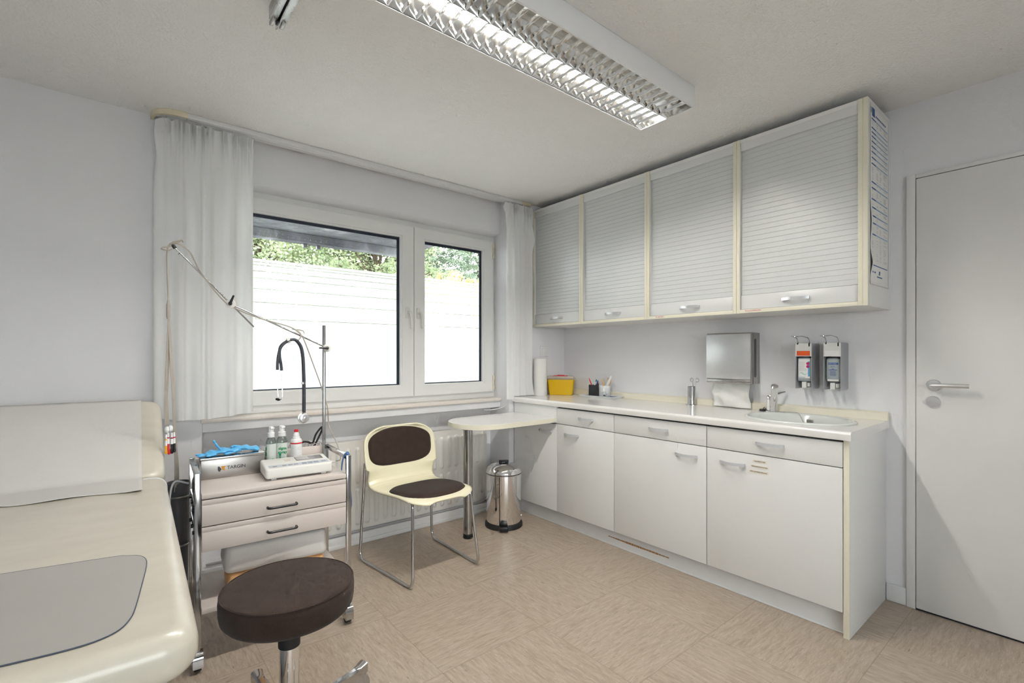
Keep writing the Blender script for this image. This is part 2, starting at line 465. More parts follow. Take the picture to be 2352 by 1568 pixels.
structure(obj('baseboard_back', bb, 'plinth'))
structure(obj('baseboard_right', B().box(2.896, XW, .588, .666, 0, .082, .003), 'plinth'))

# door, closed, in the same wall as the cabinets
d = struct_empty('door_1', (2.91, .1, 0))
fr = B()
fr.box(2.893, 2.912, .553, .588, 0, 2.032, .003); fr.box(2.893, 2.912, -.375, -.34, 0, 2.032, .003); fr.box(2.893, 2.912, -.34, .553, 2.012, 2.032, .003)
obj('door_frame', fr, 'lam', d)
lf = obj('door_leaf', B().box(2.888, 2.909, -.336, .551, .008, 2.009, .004, 2), 'lam', d)
obj('threshold_gap', B().box(2.893, 2.909, -.336, .551, 0.0005, .007), 'gap', d)
h = B(); h.lathe([(.027, 0), (.027, -.006), (.024, -.009), (.011, -.010), (.010, -.045)], (2.889, .487, 1.050), 'x', 28)
h.tube(fillet([(2.850, .487, 1.050), (2.838, .487, 1.050), (2.838, .43, 1.052), (2.842, .363, 1.053)], .014), [.0105] * 8 + [.010] * 8, 14)
obj('door_handle', h, 'alu', lf)
obj('lock_rosette', B().lathe([(.027, 0), (.027, -.006), (.024, -.010), (.004, -.011)], (2.889, .489, .974), 'x', 28), 'alu', lf)

# window: outer frame and two turning sashes
wn = struct_empty('window_1', (1.3, 3.06, .86))
fr = B(); Y0, Y1 = 3.052, 3.13
for x0, x1, z0, z1 in ((.40, NX1 + .01, .856, .925), (.40, NX1 + .01, 2.05, 2.118), (.40, .455, .9255, 2.0495), (2.262, NX1 + .01, .9255, 2.0495), (1.575, 1.645, .9255, 2.0495)):
    fr.box(x0, x1, Y0, Y1, z0, z1, .003)
obj('window_frame', fr, 'pvc', wn)
def ring(b, xo0, xo1, zo0, zo1, xi0, xi1, zi0, zi1, y0, y1, sl=0):
    """rectangular frame, mitred; sl slopes the inner reveal"""
    o = [(xo0, zo0), (xo1, zo0), (xo1, zo1), (xo0, zo1)]; i = [(xi0, zi0), (xi1, zi0), (xi1, zi1), (xi0, zi1)]
    cx, cz = (xi0 + xi1) / 2, (zi0 + zi1) / 2
    i2 = [(x + (sl if x < cx else -sl), z + (sl if z < cz else -sl)) for x, z in i]
    P = lambda lp, y: [(x, y, z) for x, z in lp]
    b.loops([P(o, y1), P(o, y0), P(i, y0), P(i2, y1), P(o, y1)], False, False)
BANDS = [1.7451, 1.7251, 1.7076, 1.6726, 1.6326, 1.5701, 1.4926, 1.3951]
BANDS = [1.19 + (z - 1.19) * .988 for z in BANDS]
for nm, xo0, xo1, xi0, xi1, hx in (('a', .432, 1.606, .512, 1.508, 1.557), ('b', 1.6105, 2.292, 1.697, 2.200, 1.640)):
    s = B(); ring(s, xo0, xo1, .902, 2.075, xi0 - .012, xi1 + .012, .972, 2.005, 3.034, 3.051)
    ring(s, xi0 - .0125, xi1 + .0125, .9715, 2.0055, xi0 - .001, xi1 + .001, .982, 1.994, 3.041, 3.0655, .001)
    sash = obj('sash', s, 'pvc', wn, smooth=20)
    g = B(); ring(g, xi0 - .0015, xi1 + .0015, .9815, 1.9945, xi0 + .001, xi1 - .0185, .9895, 1.9745, 3.0585, 3.0635)
    obj('glazing_gasket', g, 'gasket', sash, smooth=0)
    obj('glass_pane', B().box(xi0 - .01, xi1 + .01, 3.064, 3.0665, .975, 2.0), 'glass', sash, smooth=0)
    f = B(); e = [*BANDS, .985]
    for z1, z0 in zip(e, e[1:]): f.box(xi0, xi1 - .010, 3.0628, 3.0636, z0 + .0026, z1)
    obj('frosted_film', f, 'film', sash, smooth=0)
    k = B(); k.box(hx - .013, hx + .013, 3.024, 3.034, 1.44, 1.515, .003)
    k.lathe([(.009, 0), (.009, -.028)], (hx, 3.024, 1.478), 'y', 14)
    k.tube(fillet([(hx, 3.0, 1.478), (hx + .004, 2.993, 1.478), (hx + .010, 2.990, 1.45), (hx + .012, 2.990, 1.372)], .012), .0075, 12)
    obj('window_handle', k, 'handle_pvc', sash)
    if nm == 'b':
        for z in (2.0, .97):
            hg = B(); hg.lathe([(.008, -.055), (.008, -.025), (.0055, -.024), (.0055, .024), (.008, .025), (.008, .055)], (2.297, 3.03, z), 'z', 14)
            obj('hinge', hg, 'beige_pl', sash)

w2 = struct_empty('added_fill_window', ((FILL_WIN[0] + FILL_WIN[1]) / 2, YB - .1, FILL_WIN[2])); fr = B(); xm = (FILL_WIN[0] + FILL_WIN[1]) / 2  # frame and pane of the added fill opening, out of view
for x0, x1, z0, z1 in ((FILL_WIN[0], FILL_WIN[1], FILL_WIN[2], FILL_WIN[2] + .07), (FILL_WIN[0], FILL_WIN[1], FILL_WIN[3] - .07, FILL_WIN[3]), (FILL_WIN[0], FILL_WIN[0] + .07, FILL_WIN[2] + .07, FILL_WIN[3] - .07), (FILL_WIN[1] - .07, FILL_WIN[1], FILL_WIN[2] + .07, FILL_WIN[3] - .07), (xm - .05, xm + .05, FILL_WIN[2] + .07, FILL_WIN[3] - .07)):
    fr.box(x0, x1, YB - .13, YB - .07, z0, z1, .003)
obj('window_frame', fr, 'pvc', w2); obj('glass_pane', B().box(FILL_WIN[0] + .06, FILL_WIN[1] - .06, YB - .105, YB - .10, FILL_WIN[2] + .06, FILL_WIN[3] - .06), 'glass', w2, 0)

# ------------------------------------------------------------------ outside
structure(obj('ground', B().box(-30, 40, -40, 60, -.6, -.4), 'lawn', smooth=0))
cn = thing('balcony_slab', 'stained grey concrete balcony slab seen through the top of the window', 'balcony', (1, 4.2, 2.38))
obj('slab', B().box(-4.0, 2.74, 3.25, 5.11, 2.385, 2.60, .01), 'concrete', cn, smooth=0)
obj('edge_beam', B().box(-4.0, 2.74, 5.0, 5.11, 2.298, 2.384, .006), 'concrete', cn, smooth=0)
for x in (1.47, 1.60):
    k = B().box(x - .018, x + .018, 5.04, 5.08, 2.258, 2.298, .004); k.lathe([(.010, 0), (.010, -.004)], (x + .002, 5.04, 2.276), 'y', 12)
    obj('bracket', k, 'mid_grey', cn)

def leaf_cloud(b, centre, rad, n, size, rng, droop=0, aspect=.55):
    for _ in range(n):
        u = Vector((rng.gauss(0, 1), rng.gauss(0, 1), rng.gauss(0, 1))).normalized() * (rng.random() ** .45)
        p = Vector(centre) + Vector((u.x * rad[0], u.y * rad[1], u.z * rad[2]))
        d = Vector((rng.uniform(-1, 1), rng.uniform(-1, 1), rng.uniform(-.7, .5) - droop)).normalized(); e = d.orthogonal().normalized()
        e.rotate(Matrix.Rotation(rng.uniform(0, 6.28), 3, d)); s = size * rng.uniform(.6, 1.3)
        e = e * s * aspect; d = d * s
        vs = [b.bm.verts.new(q) for q in (p - d, p + e, p + d, p - e)]
        b.bm.faces.new(vs)
def raw(name, b, m, parent):
    off = parent.matrix_basis.translation; b.bm.transform(Matrix.Translation(-off))
    me = bpy.data.meshes.new(name); b.bm.to_mesh(me); b.bm.free(); me.materials.append(M[m])
    o = bpy.data.objects.new(name, me); C.objects.link(o); o.parent = parent; return o

def broad_tree(x, y, top, w, label, seed, n=70):
    rng = random.Random(seed); t = thing('broadleaf_tree', label, 'tree', (x, y, -.4), group='trees beyond the window')
    tr = B(); tr.tube(smooth_path([(x, y, -.4), (x + .05, y, .8), (x - .05, y + .05, 1.8), (x + .05, y, top - .5)], 4), [.16 - .011 * i for i in range(13)], 8)
    cr = B()
    for i in range(n):
        a = rng.uniform(0, 6.28); r = w * rng.random() ** .5; z = rng.uniform(1.3, top)
        r *= 1 - max(0, (z - 2.5) / (top - 2.0)) * .55
        c = (x + r * math.cos(a), y + r * math.sin(a) * .6, z)
        if i % 2 == 0:
            z0 = max(.9, z - rng.uniform(.4, 1.1)); tr.tube(smooth_path([(x, y, z0), ((x + c[0]) / 2, (y + c[1]) / 2, (z0 + z) / 2 + .1), c], 3), [.035, .03, .025, .02, .016, .012, .008], 5)
        leaf_cloud(cr, c, (.40, .32, .24), 210, .036, rng)
    raw('trunk', tr, 'branch', t); raw('crown', cr, 'leaf', t)
broad_tree(2.0, 9.8, 4.0, 1.9, 'pale green broadleaf tree behind the left pane, nearest the curtain', 3, 150)
broad_tree(4.0, 9.0, 3.7, 1.5, 'pale green broadleaf tree at the right end of the left pane', 5, 120)

def spruce(x, y, top, w, label, seed):
    rng = random.Random(seed); t = thing('spruce_tree', label, 'tree', (x, y, -.4), group='spruces beyond the window')
    tr = B(); tr.tube([(x, y, -.4), (x, y, top)], [.2, .02], 8); cr = B()
    z = .5
    while z < top - .1:
        rr = w * (1 - (z + .4) / (top + .5)) + .1; nb = 13
        for k in range(nb):
            a = 6.28 * k / nb + rng.uniform(-.25, .25); L = rr * rng.uniform(.75, 1.1)
            dx, dy = math.cos(a), math.sin(a)
            for q in range(1, 10):
                f = q / 9; p = Vector((x + dx * L * f, y + dy * L * f, z - .35 * L * f * f + .16 * L * f ** 4))
                leaf_cloud(cr, p, (.13, .13, .09), 13, .075, rng, .25, .16)
        z += rng.uniform(.2, .28)
    raw('trunk', tr, 'branch', t); raw('needles', cr, 'needle', t)
spruce(6.3, 11.0, 6.4, 3.3, 'dark spruce filling the middle of the right window pane', 11)
spruce(8.6, 12.0, 6.8, 3.4, 'dark spruce at the right edge of the right window pane', 12)
spruce(5.0, 13.4, 6.0, 3.2, 'spruce behind the broadleaf tree beside the window mullion', 13)
rng = random.Random(4)
sh = thing('golden_shrub', 'yellow tipped conifer shrub just above the frosted film of the right pane', 'shrub', (3.88, 6.0, -.4))
st, fo = B(), B()
for i in range(22):
    x = 3.88 + rng.uniform(-.42, .40); y = 6.0 + rng.uniform(-.3, .3); z = 2.39 - abs(x - 3.92) * .42 + rng.uniform(-.16, .06)
    st.tube([(3.88 + (x - 3.88) * .3, 6.0, .1), ((x + 3.88) / 2, y, z - .7), (x, y, z)], [.02, .012, .005], 5)
    for k in range(5): leaf_cloud(fo, (x + rng.uniform(-.03, .03), y, z - .09 * k), (.05 + .02 * k, .05 + .02 * k, .06), 34, .028, rng, -.8, .4)
for k in range(40): leaf_cloud(fo, (3.88 + rng.uniform(-.5, .5), 6.0 + rng.uniform(-.4, .4), rng.uniform(.2, 1.7)), (.16, .16, .14), 30, .035, rng)
st.tube([(3.88, 6.0, -.4), (3.88, 6.0, .3)], .05, 8)
raw('stem', st, 'branch', sh); raw('shoots', fo, 'gold', sh)

# ------------------------------------------------------------------ curtains and rails
def curtain(path, ztop, zbot, folds, amp, seed, nu=300, nv=70, bulge=None):
    """cloth hung along a plan path; gathered on top, folds opening downwards"""
    rng = random.Random(seed); pts = smooth_path([(*p, 0) for p in path], 14)
    L = [0]
    for a, b_ in zip(pts, pts[1:]): L.append(L[-1] + (b_ - a).length)
    def at(s):
        s = max(0, min(L[-1] - 1e-6, s)); i = max(j for j in range(len(L)) if L[j] <= s); i = min(i, len(pts) - 2)
        f = (s - L[i]) / max(1e-9, L[i + 1] - L[i]); p = pts[i].lerp(pts[i + 1], f); d = (pts[i + 1] - pts[i]).normalized(); return p, Vector((-d.y, d.x, 0))
    ph = [rng.uniform(-.5, .5) for _ in range(folds + 2)]; am = [rng.uniform(.4, 1.3) for _ in range(folds + 2)]
    rows = []
    for j in range(nv + 1):
        v = j / nv; row = []
        for i in range(nu + 1):
            u = i / nu; p, n = at(u * L[-1])
            uw = max(0, min(1, u + .035 * math.sin(2 * PI * u * 1.7 + seed) * math.sin(PI * u) + .018 * math.sin(2 * PI * u * 4.3 + 2 * seed) * math.sin(PI * u)))
            k = uw * folds; i0 = int(k); a_ = am[i0] * (1 - (k - i0)) + am[i0 + 1] * (k - i0); p_ = ph[i0] * (1 - (k - i0)) + ph[i0 + 1] * (k - i0)
            fold = math.sin(2 * PI * (k + p_ * .5 * min(1, v * 3)))
            fold = fold * (1 - .25 * fold * fold)
            fine = math.sin(2 * PI * k * 2.6 + p_ * 9) * .5 + math.sin(2 * PI * k * 4.1 + 2) * .3
            top = max(0, 1 - v / .07); low = min(1, v / .25)
            off = amp * a_ * fold * (.35 + .65 * low) * (1 - .35 * top) + .009 * fine * max(0, 1 - v / .18)
            gat = math.sin(2 * PI * k * 1.9 + 1 + p_) + .6 * math.sin(2 * PI * k * 3.3 + 2.2)
            off += .011 * gat * math.exp(-((v - .035) / .06) ** 2)
            if v < .042: off += .015 * math.sin(PI * v / .042) * (1.1 + .7 * gat)
            zb = zbot(u) if callable(zbot) else zbot
            z = ztop(u) - (ztop(u) - zb) * v if callable(ztop) else ztop - (ztop - zb) * v
            if v < .04: z += .007 * (gat + fine) * (1 - v / .04)
            q = p + n * off
            if bulge: q += Vector(bulge(u, v))
            row.append((q.x, q.y, z))
        rows.append(row)
    b = B(); b.grid(rows); return b
def hang(name, b, label, org):
    o = obj(name, b, 'cloth', None, 60, org)
    return tag(o, label, 'curtain', 'window curtains')
hang('curtain', curtain([(.150, 2.945), (.165, 2.885), (.215, 2.852), (.30, 2.845), (.44, 2.845), (.566, 2.845)], 2.328, lambda u: .888 - .022 * math.sin(u * PI), 6, .019, 2),
     'wide white gathered curtain at the left of the window, behind the couch', (.36, 2.86, .87))
hang('curtain', curtain([(2.262, 2.822), (2.33, 2.818), (2.41, 2.815), (2.475, 2.812), (2.502, 2.806)], 2.328, lambda u: .852 if u < .27 else .852 + min(1, (u - .27) / .05) * .0245, 4, .019, 9, 180, 60,
     lambda u, v: (.030 * max(0, 1 - abs(v - .17) / .07) * max(0, (u - .8) / .2) + .02 * max(0, (v - .93) / .07) * max(0, (u - .6) / .4), 0, 0)),
     'narrow white curtain at the right of the window, hanging onto the worktop', (2.4, 2.82, .85))
t = thing('curtain_rail', 'long white curtain rail with cream curved ends on the ceiling above the window', 'curtain rail', (1.3, 2.86, CH - .03))
rl = B().box(.275, 2.428, 2.833, 2.895, CH - .0245, CH - .0005, .002)
for y in (2.846, 2.872): rl.box(.276, 2.427, y, y + .004, CH - .0262, CH - .0244)
obj('track', rl, 'white_pl', t)
for nm, pts in (('l', [(.2755, 2.838), (.22, 2.842), (.17, 2.868), (.146, 2.91), (.140, 2.960)]), ('r', [(2.4275, 2.838), (2.47, 2.838), (2.505, 2.842), (2.525, 2.85), (2.532, 2.857)])):
    p = smooth_path([(*q, 0) for q in pts], 6); b = B(); rows = []
    for i, q in enumerate(p):
        dd = (p[min(i + 1, len(p) - 1)] - p[max(i - 1, 0)]).normalized(); n = Vector((-dd.y, dd.x, 0)) * .006
        rows.append([(q.x + n.x, q.y + n.y, CH - .026), (q.x - n.x, q.y - n.y, CH - .026), (q.x - n.x, q.y - n.y, CH - .0005), (q.x + n.x, q.y + n.y, CH - .0005)])
    b.loops(rows); obj('end_curve', b, 'beige_pl', t)

t = thing('ceiling_rail', 'slotted grey ceiling rail ending in a small hook, cut by the top edge', 'ceiling rail', (.43, .9, CH - .03))
b = B(); b.box(.403, .427, .35, 1.79, CH - .045, CH - .0005, .002); b.box(.433, .457, .35, 1.815, CH - .045, CH - .0005, .002); b.box(.4265, .4335, .35, 1.78, CH - .02, CH - .0005)
obj('rail_profile', b, 'steel', t)
obj('slot', B().box(.4268, .4332, .35, 1.76, CH - .030, CH - .0205), 'gap', t)
obj('end_stop', B().box(.425, .435, 1.775, 1.80, CH - .05, CH - .02, .002), 'black', t)
for x in (.409, .441): obj('end_clip', B().box(x, x + .012, 1.770, 1.815, CH - .050, CH - .036, .003), 'steel_box', t)
obj('hook', B().tube(fillet([(.430, 1.80, CH - .048), (.430, 1.805, CH - .062), (.430, 1.795, CH - .07), (.430, 1.787, CH - .064)], .006), .0022, 8), 'chrome', t)

# ------------------------------------------------------------------ ceiling luminaire
LX0, LX1, LY0, LY1, LZ = .40, 1.975, 1.137, 1.422, 2.277
t = thing('ceiling_luminaire', 'long white twin tube ceiling light with mirrored louvres, one tube lit', 'ceiling light', (1.2, 1.28, CH))
b = B()
b.box(LX0, LX1, LY0, LY0 + .006, LZ, CH - .0005, .001); b.box(LX0, LX1, LY1 - .006, LY1, LZ, CH - .0005, .001)
b.box(LX0, LX0 + .006, LY0 + .006, LY1 - .006, LZ, CH - .0005, .001); b.box(LX1 - .006, LX1, LY0 + .006, LY1 - .006, LZ, CH - .0005, .001)
b.box(LX0 + .006, LX1 - .006, LY0 + .006, LY1 - .006, CH - .012, CH - .0005)
obj('housing', b, 'lamp_white', t)
LM = (LY0 + LY1) / 2
for y0, y1, lit in ((LY0 + .0065, LM - .001, 0), (LM + .001, LY1 - .0065, 1)):
    yc = (y0 + y1) / 2; hw = (y1 - y0) / 2; rows = []
    for i in range(25):                                  # parabolic mirror trough
        f = i / 24 * 2 - 1; y = yc + hw * f; z = LZ + .003 + .074 * (1 - abs(f) ** 2.1); rows.append([(LX0 + .007, y, z), (LX1 - .007, y, z)])
    b = B(); b.grid(rows)
    for xe in (LX0 + .0075, LX1 - .0075): b.quad((xe, y0, LZ + .003), (xe, y1, LZ + .003), (xe, y1, CH - .015), (xe, y0, CH - .015))
    if not lit: b.box(LX0 + .007, LX1 - .007, y0, y0 + .0024, LZ + .0005, LZ + .006)
    obj('reflector', b, 'trough', t, 50)
    b = B(); n = 30
    for k in range(n):                                   # cross blades, wider at the top, sagging parabolic sides
        x = LX0 + .0075 + (k + 1) * (LX1 - LX0 - .015) / (n + 1); prof = []
        for s_ in (-1, 1):
            q = []
            for i in range(6):
                f = i / 5; q.append((x + s_ * (.0005 + .0045 * f ** 1.7), f))
            prof.append(q)
        poly = prof[0] + prof[1][::-1]; loops = []
        for i in range(9):
            f = i / 8 * 2 - 1; y = yc + hw * f * .985; h_ = .015 * (1 - .25 * (1 - abs(f)) ** 2)
            h_ = min(h_, max(.004, .069 * (1 - (abs(f) * .985) ** 2.1)))
            loops.append([(px, y, LZ + .002 + h_ * pf) for px, pf in poly])
        b.loops(loops)
    obj('louvre_blades', b, 'mirror', t, 50)
    tb = B().lathe([(.0185, 0), (.019, .002), (.019, 1.498), (.0185, 1.5)], ((LX0 + LX1) / 2 - .75, yc, LZ + .050), 'x', 24)
    o = obj('fluorescent_tube', tb, 'tube_on' if lit else 'tube_off', t)
    o['label'] = 'lit fluorescent tube' if lit else 'unlit fluorescent tube'
# ------------------------------------------------------------------ fitted cabinets along the right wall
def bow_handle(xf, yc, zc, L=.124, out=.030, hgt=.014):
    """flat arched bar with two short legs; xf = face of the front it is screwed to"""
    n = 14; outer, inner = [], []
    for i in range(n + 1):
        f = i / n * 2 - 1; outer.append((xf - .012 - (out - .012) * (1 - f * f), yc + f * L / 2))
    for i in range(n + 1):
        f = 1 - i / n * 2; inner.append((xf - .007 - (out - .012) * (1 - f * f) * .98, yc + f * (L / 2 - .012)))
    b = B(); b.prism(outer + inner, zc - hgt / 2, zc + hgt / 2)
    for s_ in (-1, 1): b.box(xf - .0125, xf, yc + s_ * L / 2 - (.012 if s_ > 0 else 0), yc + s_ * L / 2 + (.012 if s_ < 0 else 0), zc - hgt / 2, zc + hgt / 2, .0015)
    return b
UX, UZ0, UZ1 = 2.55, 1.407, 2.322
UY = [.650, 1.231, 1.790, 2.339, 2.856]
UL = ['grey roller shutter wall cabinet with a printed planner on its end', 'roller shutter wall cabinet above the steel towel dispenser and metal cup',
      'roller shutter wall cabinet above the tray of pens', 'innermost roller shutter wall cabinet, touching the narrow curtain']
for i in range(4):
    y0, y1 = UY[i] + (.0195 if i == 0 else .0005), UY[i + 1] - .0005
    t = thing('wall_cabinet', UL[i], 'wall cabinet', (2.73, (y0 + y1) / 2, UZ0), group='roller shutter wall cabinets')
    b = B(); b.box(UX + .004, XW - .001, y0, y0 + .0185, UZ0, UZ1); b.box(UX + .004, XW - .001, y1 - .0185, y1, UZ0, UZ1)
    b.box(UX + .004, XW - .001, y0 + .0185, y1 - .0185, UZ0, UZ0 + .019); b.box(UX + .004, XW - .001, y0 + .0185, y1 - .0185, UZ1 - .019, UZ1)
    b.box(XW - .008, XW - .001, y0 + .0185, y1 - .0185, UZ0 + .019, UZ1 - .019)
    obj('carcass', b, 'lam', t, smooth=0)
    e = B(); e.box(UX, UX + .004, y0, y0 + .0185, UZ0, UZ1, .001); e.box(UX, UX + .004, y1 - .0185, y1, UZ0, UZ1, .001); e.box(UX, UX + .004, y0 + .0185, y1 - .0185, UZ0, UZ0 + .019, .001)
    obj('front_edging', e, 'cream_edge', t)
    if i == 0:
        obj('end_cover', B().box(UX + .004, XW - .001, .6505, .669, UZ0 - .001, UZ1), 'lam', t, 0)
        obj('end_cover_edging', B().box(UX - .001, UX + .004, .6505, .669, UZ0 - .001, UZ1, .001), 'cream_edge', t)
    a0, a1 = y0 + .019, y1 - .019
    obj('fascia', B().box(UX + .005, UX + .020, a0, a1, 2.262, UZ1 - .001, .002), 'fascia', t)
    prof = []; zb, zt, ns = 1.503, 2.290, 31; p = (zt - zb) / ns
    for k in range(ns):
        z = zb + k * p
        prof += [(UX + .0200, z), (UX + .0184, z + .0010), (UX + .0181, z + p / 2), (UX + .0184, z + p - .0010), (UX + .0200, z + p - .0003)]
    sh_ = B(); sh_.grid([[(x, a0 + .001, z), (x, a1 - .001, z)] for x, z in prof])
    sh_.box(UX + .0225, UX + .026, a0 + .001, a1 - .001, zb, zt)
    so = obj('roller_shutter', sh_, 'shut', t, 25)
    br = obj('closing_bar', B().box(UX + .010, UX + .024, a0 + .001, a1 - .001, 1.4275, 1.5015, .002), 'fascia', t)
    obj('handle', bow_handle(UX + .010, (y0 + y1) / 2 - (.005 if i else .005), 1.463), 'alu', br)
    if i in (0, 1):
        word, yy, ln = (('MULLKOMPRESSEN', 1.145, .098), ('OP. BESTECK', 1.70, .075))[i]
        st = obj('label_strip', B().box(UX - .0006, UX - .0001, yy - ln / 2, yy + ln / 2, UZ0 + .005, UZ0 + .016), 'label_cream', t, smooth=0)
        st['label'] = 'small cream label strip with red print'
        text('print', word, .0095, (UX - .0009, yy, UZ0 + .0105), (0, -1, 0), (0, 0, 1), 'print_red', st)

# planner sheet on the cabinet end
t = thing('wall_planner', 'tall printed planner sheet with blue bars taped to the wall cabinet end', 'planner', (2.72, .648, 1.5))
def curl(z, x): return (.009 * max(0, 1 - abs(z - 1.60) / .06) + .005 * max(0, 1 - abs(z - 1.78) / .10)) * max(0, 1 - (x - 2.578) / .05) ** 2
rows = []
for i in range(61):
    z = 1.503 + .80 * i / 60
    rows.append([(2.578 + .285 * k / 16, .6488 - curl(z, 2.578 + .285 * k / 16), z) for k in range(17)])
b = B(); b.grid(rows); s_ = obj('sheet', b, 'paper', t); md = s_.modifiers.new('t', 'SOLIDIFY'); md.thickness = .0004
bl, ll, gl = B(), B(), B(); PY = .6482
zs = [2.236, 2.196, 2.176, 2.157, 2.135, 2.112, 2.089, 2.063, 2.037, 1.955, 1.929, 1.880, 1.843, 1.806, 1.774, 1.724]
sx0, sx1 = 2.594, 2.842
for k, z in enumerate(zs):
    ll.box(sx0 + .062, sx1, PY - .0004, PY, z, z + .0058); bl.box(sx0, sx0 + .062, PY - .0004, PY, z, z + .0058)
    nz = zs[k + 1] if k + 1 < len(zs) else 1.60
    zz = z - .008
    while zz > nz + .012:
        for c0, c1 in ((.005, .03), (.075, .105), (.125, .15), (.185, .245)):
            if rnd.random() < .72: gl.box(sx0 + c0, sx0 + c0 + (c1 - c0) * rnd.uniform(.4, 1), PY - .0004, PY, zz, zz + .0022)
        zz -= .0068
bl.box(2.600, 2.640, PY - .0004, PY, 2.252, 2.290); bl.box(2.584, 2.592, PY - .0004, PY, 2.262, 2.288)
for k in range(9): bl.box(2.655 + k * .018, 2.655 + k * .018 + .012, PY - .0004, PY, 2.258, 2.266)
for k in range(22): bl.box(sx0 + k * .0112, sx0 + k * .0112 + .0085, PY - .0004, PY, 1.588, 1.592)
for k in range(3): bl.prism([(2.70 + k * .012, 1.552), (2.708 + k * .012, 1.552), (2.714 + k * .012, 1.570), (2.706 + k * .012, 1.570)][:4], PY - .0004, PY, 'y') if k < 2 else None
bl.box(2.675, 2.755, PY - .0004, PY, 1.540, 1.545)
for x in (2.60, 2.635): bl.box(x, x + .02, PY - .0004, PY, 1.556, 1.563)
obj('dark_blue_print', bl, 'print_blue', s_, 0); obj('light_blue_bars', ll, 'print_light', s_, 0); obj('fine_print', gl, 'print_grey', s_, 0)

# base units
FX, BZ0, BZT = 2.360, .105, .832
DY = [(.692, 1.2925), (1.2965, 1.8925), (1.8965, 2.387), (2.391, 2.850)]
BL = ['white base cabinet under the sink with label strips on its door', 'white base cabinet between the sink cabinet and the narrow drawer cabinet',
      'white base cabinet with drawer, right beside the half round table', 'white corner base cabinet behind the half round table']
HD = [(.981, 1.157), (1.578, 1.407), (2.119, 2.246), (None, 2.497)]
for i, (y0, y1) in enumerate(DY):
    t = thing('base_cabinet', BL[i], 'base cabinet', (2.63, (y0 + y1) / 2, BZ0), group='white base cabinets')
    ya = .668 if i == 0 else y0 - .002; yb = y1 + .002
    b = B(); z1 = .66 if i == 0 else .829
    b.box(2.381, 2.898, (.6915 if i == 0 else ya), yb, BZ0 + .004, z1)
    if i == 0:
        b.box(2.381, 2.40, .6915, yb, .66, .829)
    obj('carcass', b, 'gap' if False else 'dark_grey', t, smooth=0)
    if i == 0:
        obj('end_panel', B().box(2.372, XW - .001, .668, .690, 0, .8315, .001), 'lam', t)
        obj('end_panel_edging', B().box(2.366, 2.372, .668, .690, 0, .8315, .001), 'cream_edge', t)
    dz = .821 if i < 3 else .829
    if i < 3:
        dr = obj('drawer', B().box(FX, FX + .019, y0, y1, .7155, dz, .0015), 'lam', t)
        obj('handle', bow_handle(FX, HD[i][0], .771), 'handle', dr)
    else:
        obj('blank_panel', B().box(FX, FX + .019, y0, y1, .7155, dz, .0015), 'lam', t)
    do = obj('door', B().box(FX, FX + .019, y0, y1, BZ0 + .002, .7115, .0015), 'lam', t)
    obj('handle', bow_handle(FX, HD[i][1], .654), 'handle', do)
    if i == 0:
        for k, (word, yy, zz, ln) in enumerate((('SAUERSTOFF', 1.027, .682, .062), ('VERBANDSKASTEN', 1.030, .657, .085), ('INFUSIONSLÖSUNG', 1.033, .632, .090))):
            st = obj('label_strip', B().box(FX - .0007, FX - .0001, yy - ln / 2, yy + ln / 2, zz - .0075, zz + .0075), 'label_cream', do, smooth=0)
            # print is a shallow relief of the strip's own face
            text('label_print', word, .0088, (FX - .0010, yy, zz), (0, -1, 0), (0, 0, 1), 'print_brown', t)
pl = B().box(2.405, 2.42, .6905, 2.850, .0005, .1045, .002)
pl.box(2.399, 2.405, .6905, 2.850, .0005, .006, .001)
for k in range(34):
    y = 1.86 - .012 * k + rnd.uniform(-.003, .003)
po = tag(obj('plinth', pl, 'plinth', None, org=(2.41, 1.77, 0)), 'long white plinth board under the base cabinets, chipped in the middle', 'plinth')
ch = B(); y = 1.99
while y > 1.52:
    wv = rnd.uniform(.010, .028); hz = .004 + .008 * math.sin(max(0, min(1, (y - 1.52) / .47)) * PI) * rnd.uniform(.5, 1.2)
    if not (y > 1.93 or y < 1.58) or rnd.random() < .4: ch.box(2.4045, 2.4048, y - wv * .92, y, .048 - hz / 2, .048 + hz / 2)
    y -= wv
cw = obj('chipped_edge', ch, plain('bare_chipboard', (.35, .19, .08, 1), .9, var=.2, nscale=60), po, 0)

# worktop with the sink cut out
SC, SRX, SRY = (2.612, .955), .192, .225
def plate_with_hole(outer, hole, z0, z1):
    b = B()
    for z, flip in ((z1, 0), (z0, 1)):
        bm = bmesh.new(); es = []
        for lp in (outer, hole):
            vs = [bm.verts.new((p[0], p[1], z)) for p in lp]
            es += [bm.edges.new((vs[k], vs[(k + 1) % len(vs)])) for k in range(len(vs))]
        bmesh.ops.triangle_fill(bm, use_beauty=True, edges=es); b._join(bm)
    for lp in (outer, hole): b.loops([[(p[0], p[1], z0) for p in lp], [(p[0], p[1], z1) for p in lp]], False, False)
    return b
t = thing('worktop', 'long pale worktop with a cream upstand over the base cabinets', 'worktop', (2.62, 1.75, .832))
hole = [(SC[0] + SRX * math.cos(2 * PI * k / 48), SC[1] + SRY * math.sin(2 * PI * k / 48)) for k in range(48)]
b = plate_with_hole([(2.352, .6555), (XW - .001, .6555), (XW - .001, 2.856), (2.352, 2.856)], hole, .8325, .870)
n = 8; nose = [(2.352, .8325), (2.342, .8325)] + [(2.352 - .014 * math.cos(PI / 2 * k / n), .856 + .014 * math.sin(PI / 2 * k / n)) for k in range(n + 1)]
b.prism(nose, .6555, 2.856, 'y')
obj('slab', b, 'lam_top', t, 30)
u = B().prism([(2.884, .8702), (XW - .001, .8702), (XW - .001, .912), (2.900, .912), (2.887, .905)], .657, 2.855, 'y')
obj('upstand', u, 'cream_edge', t)

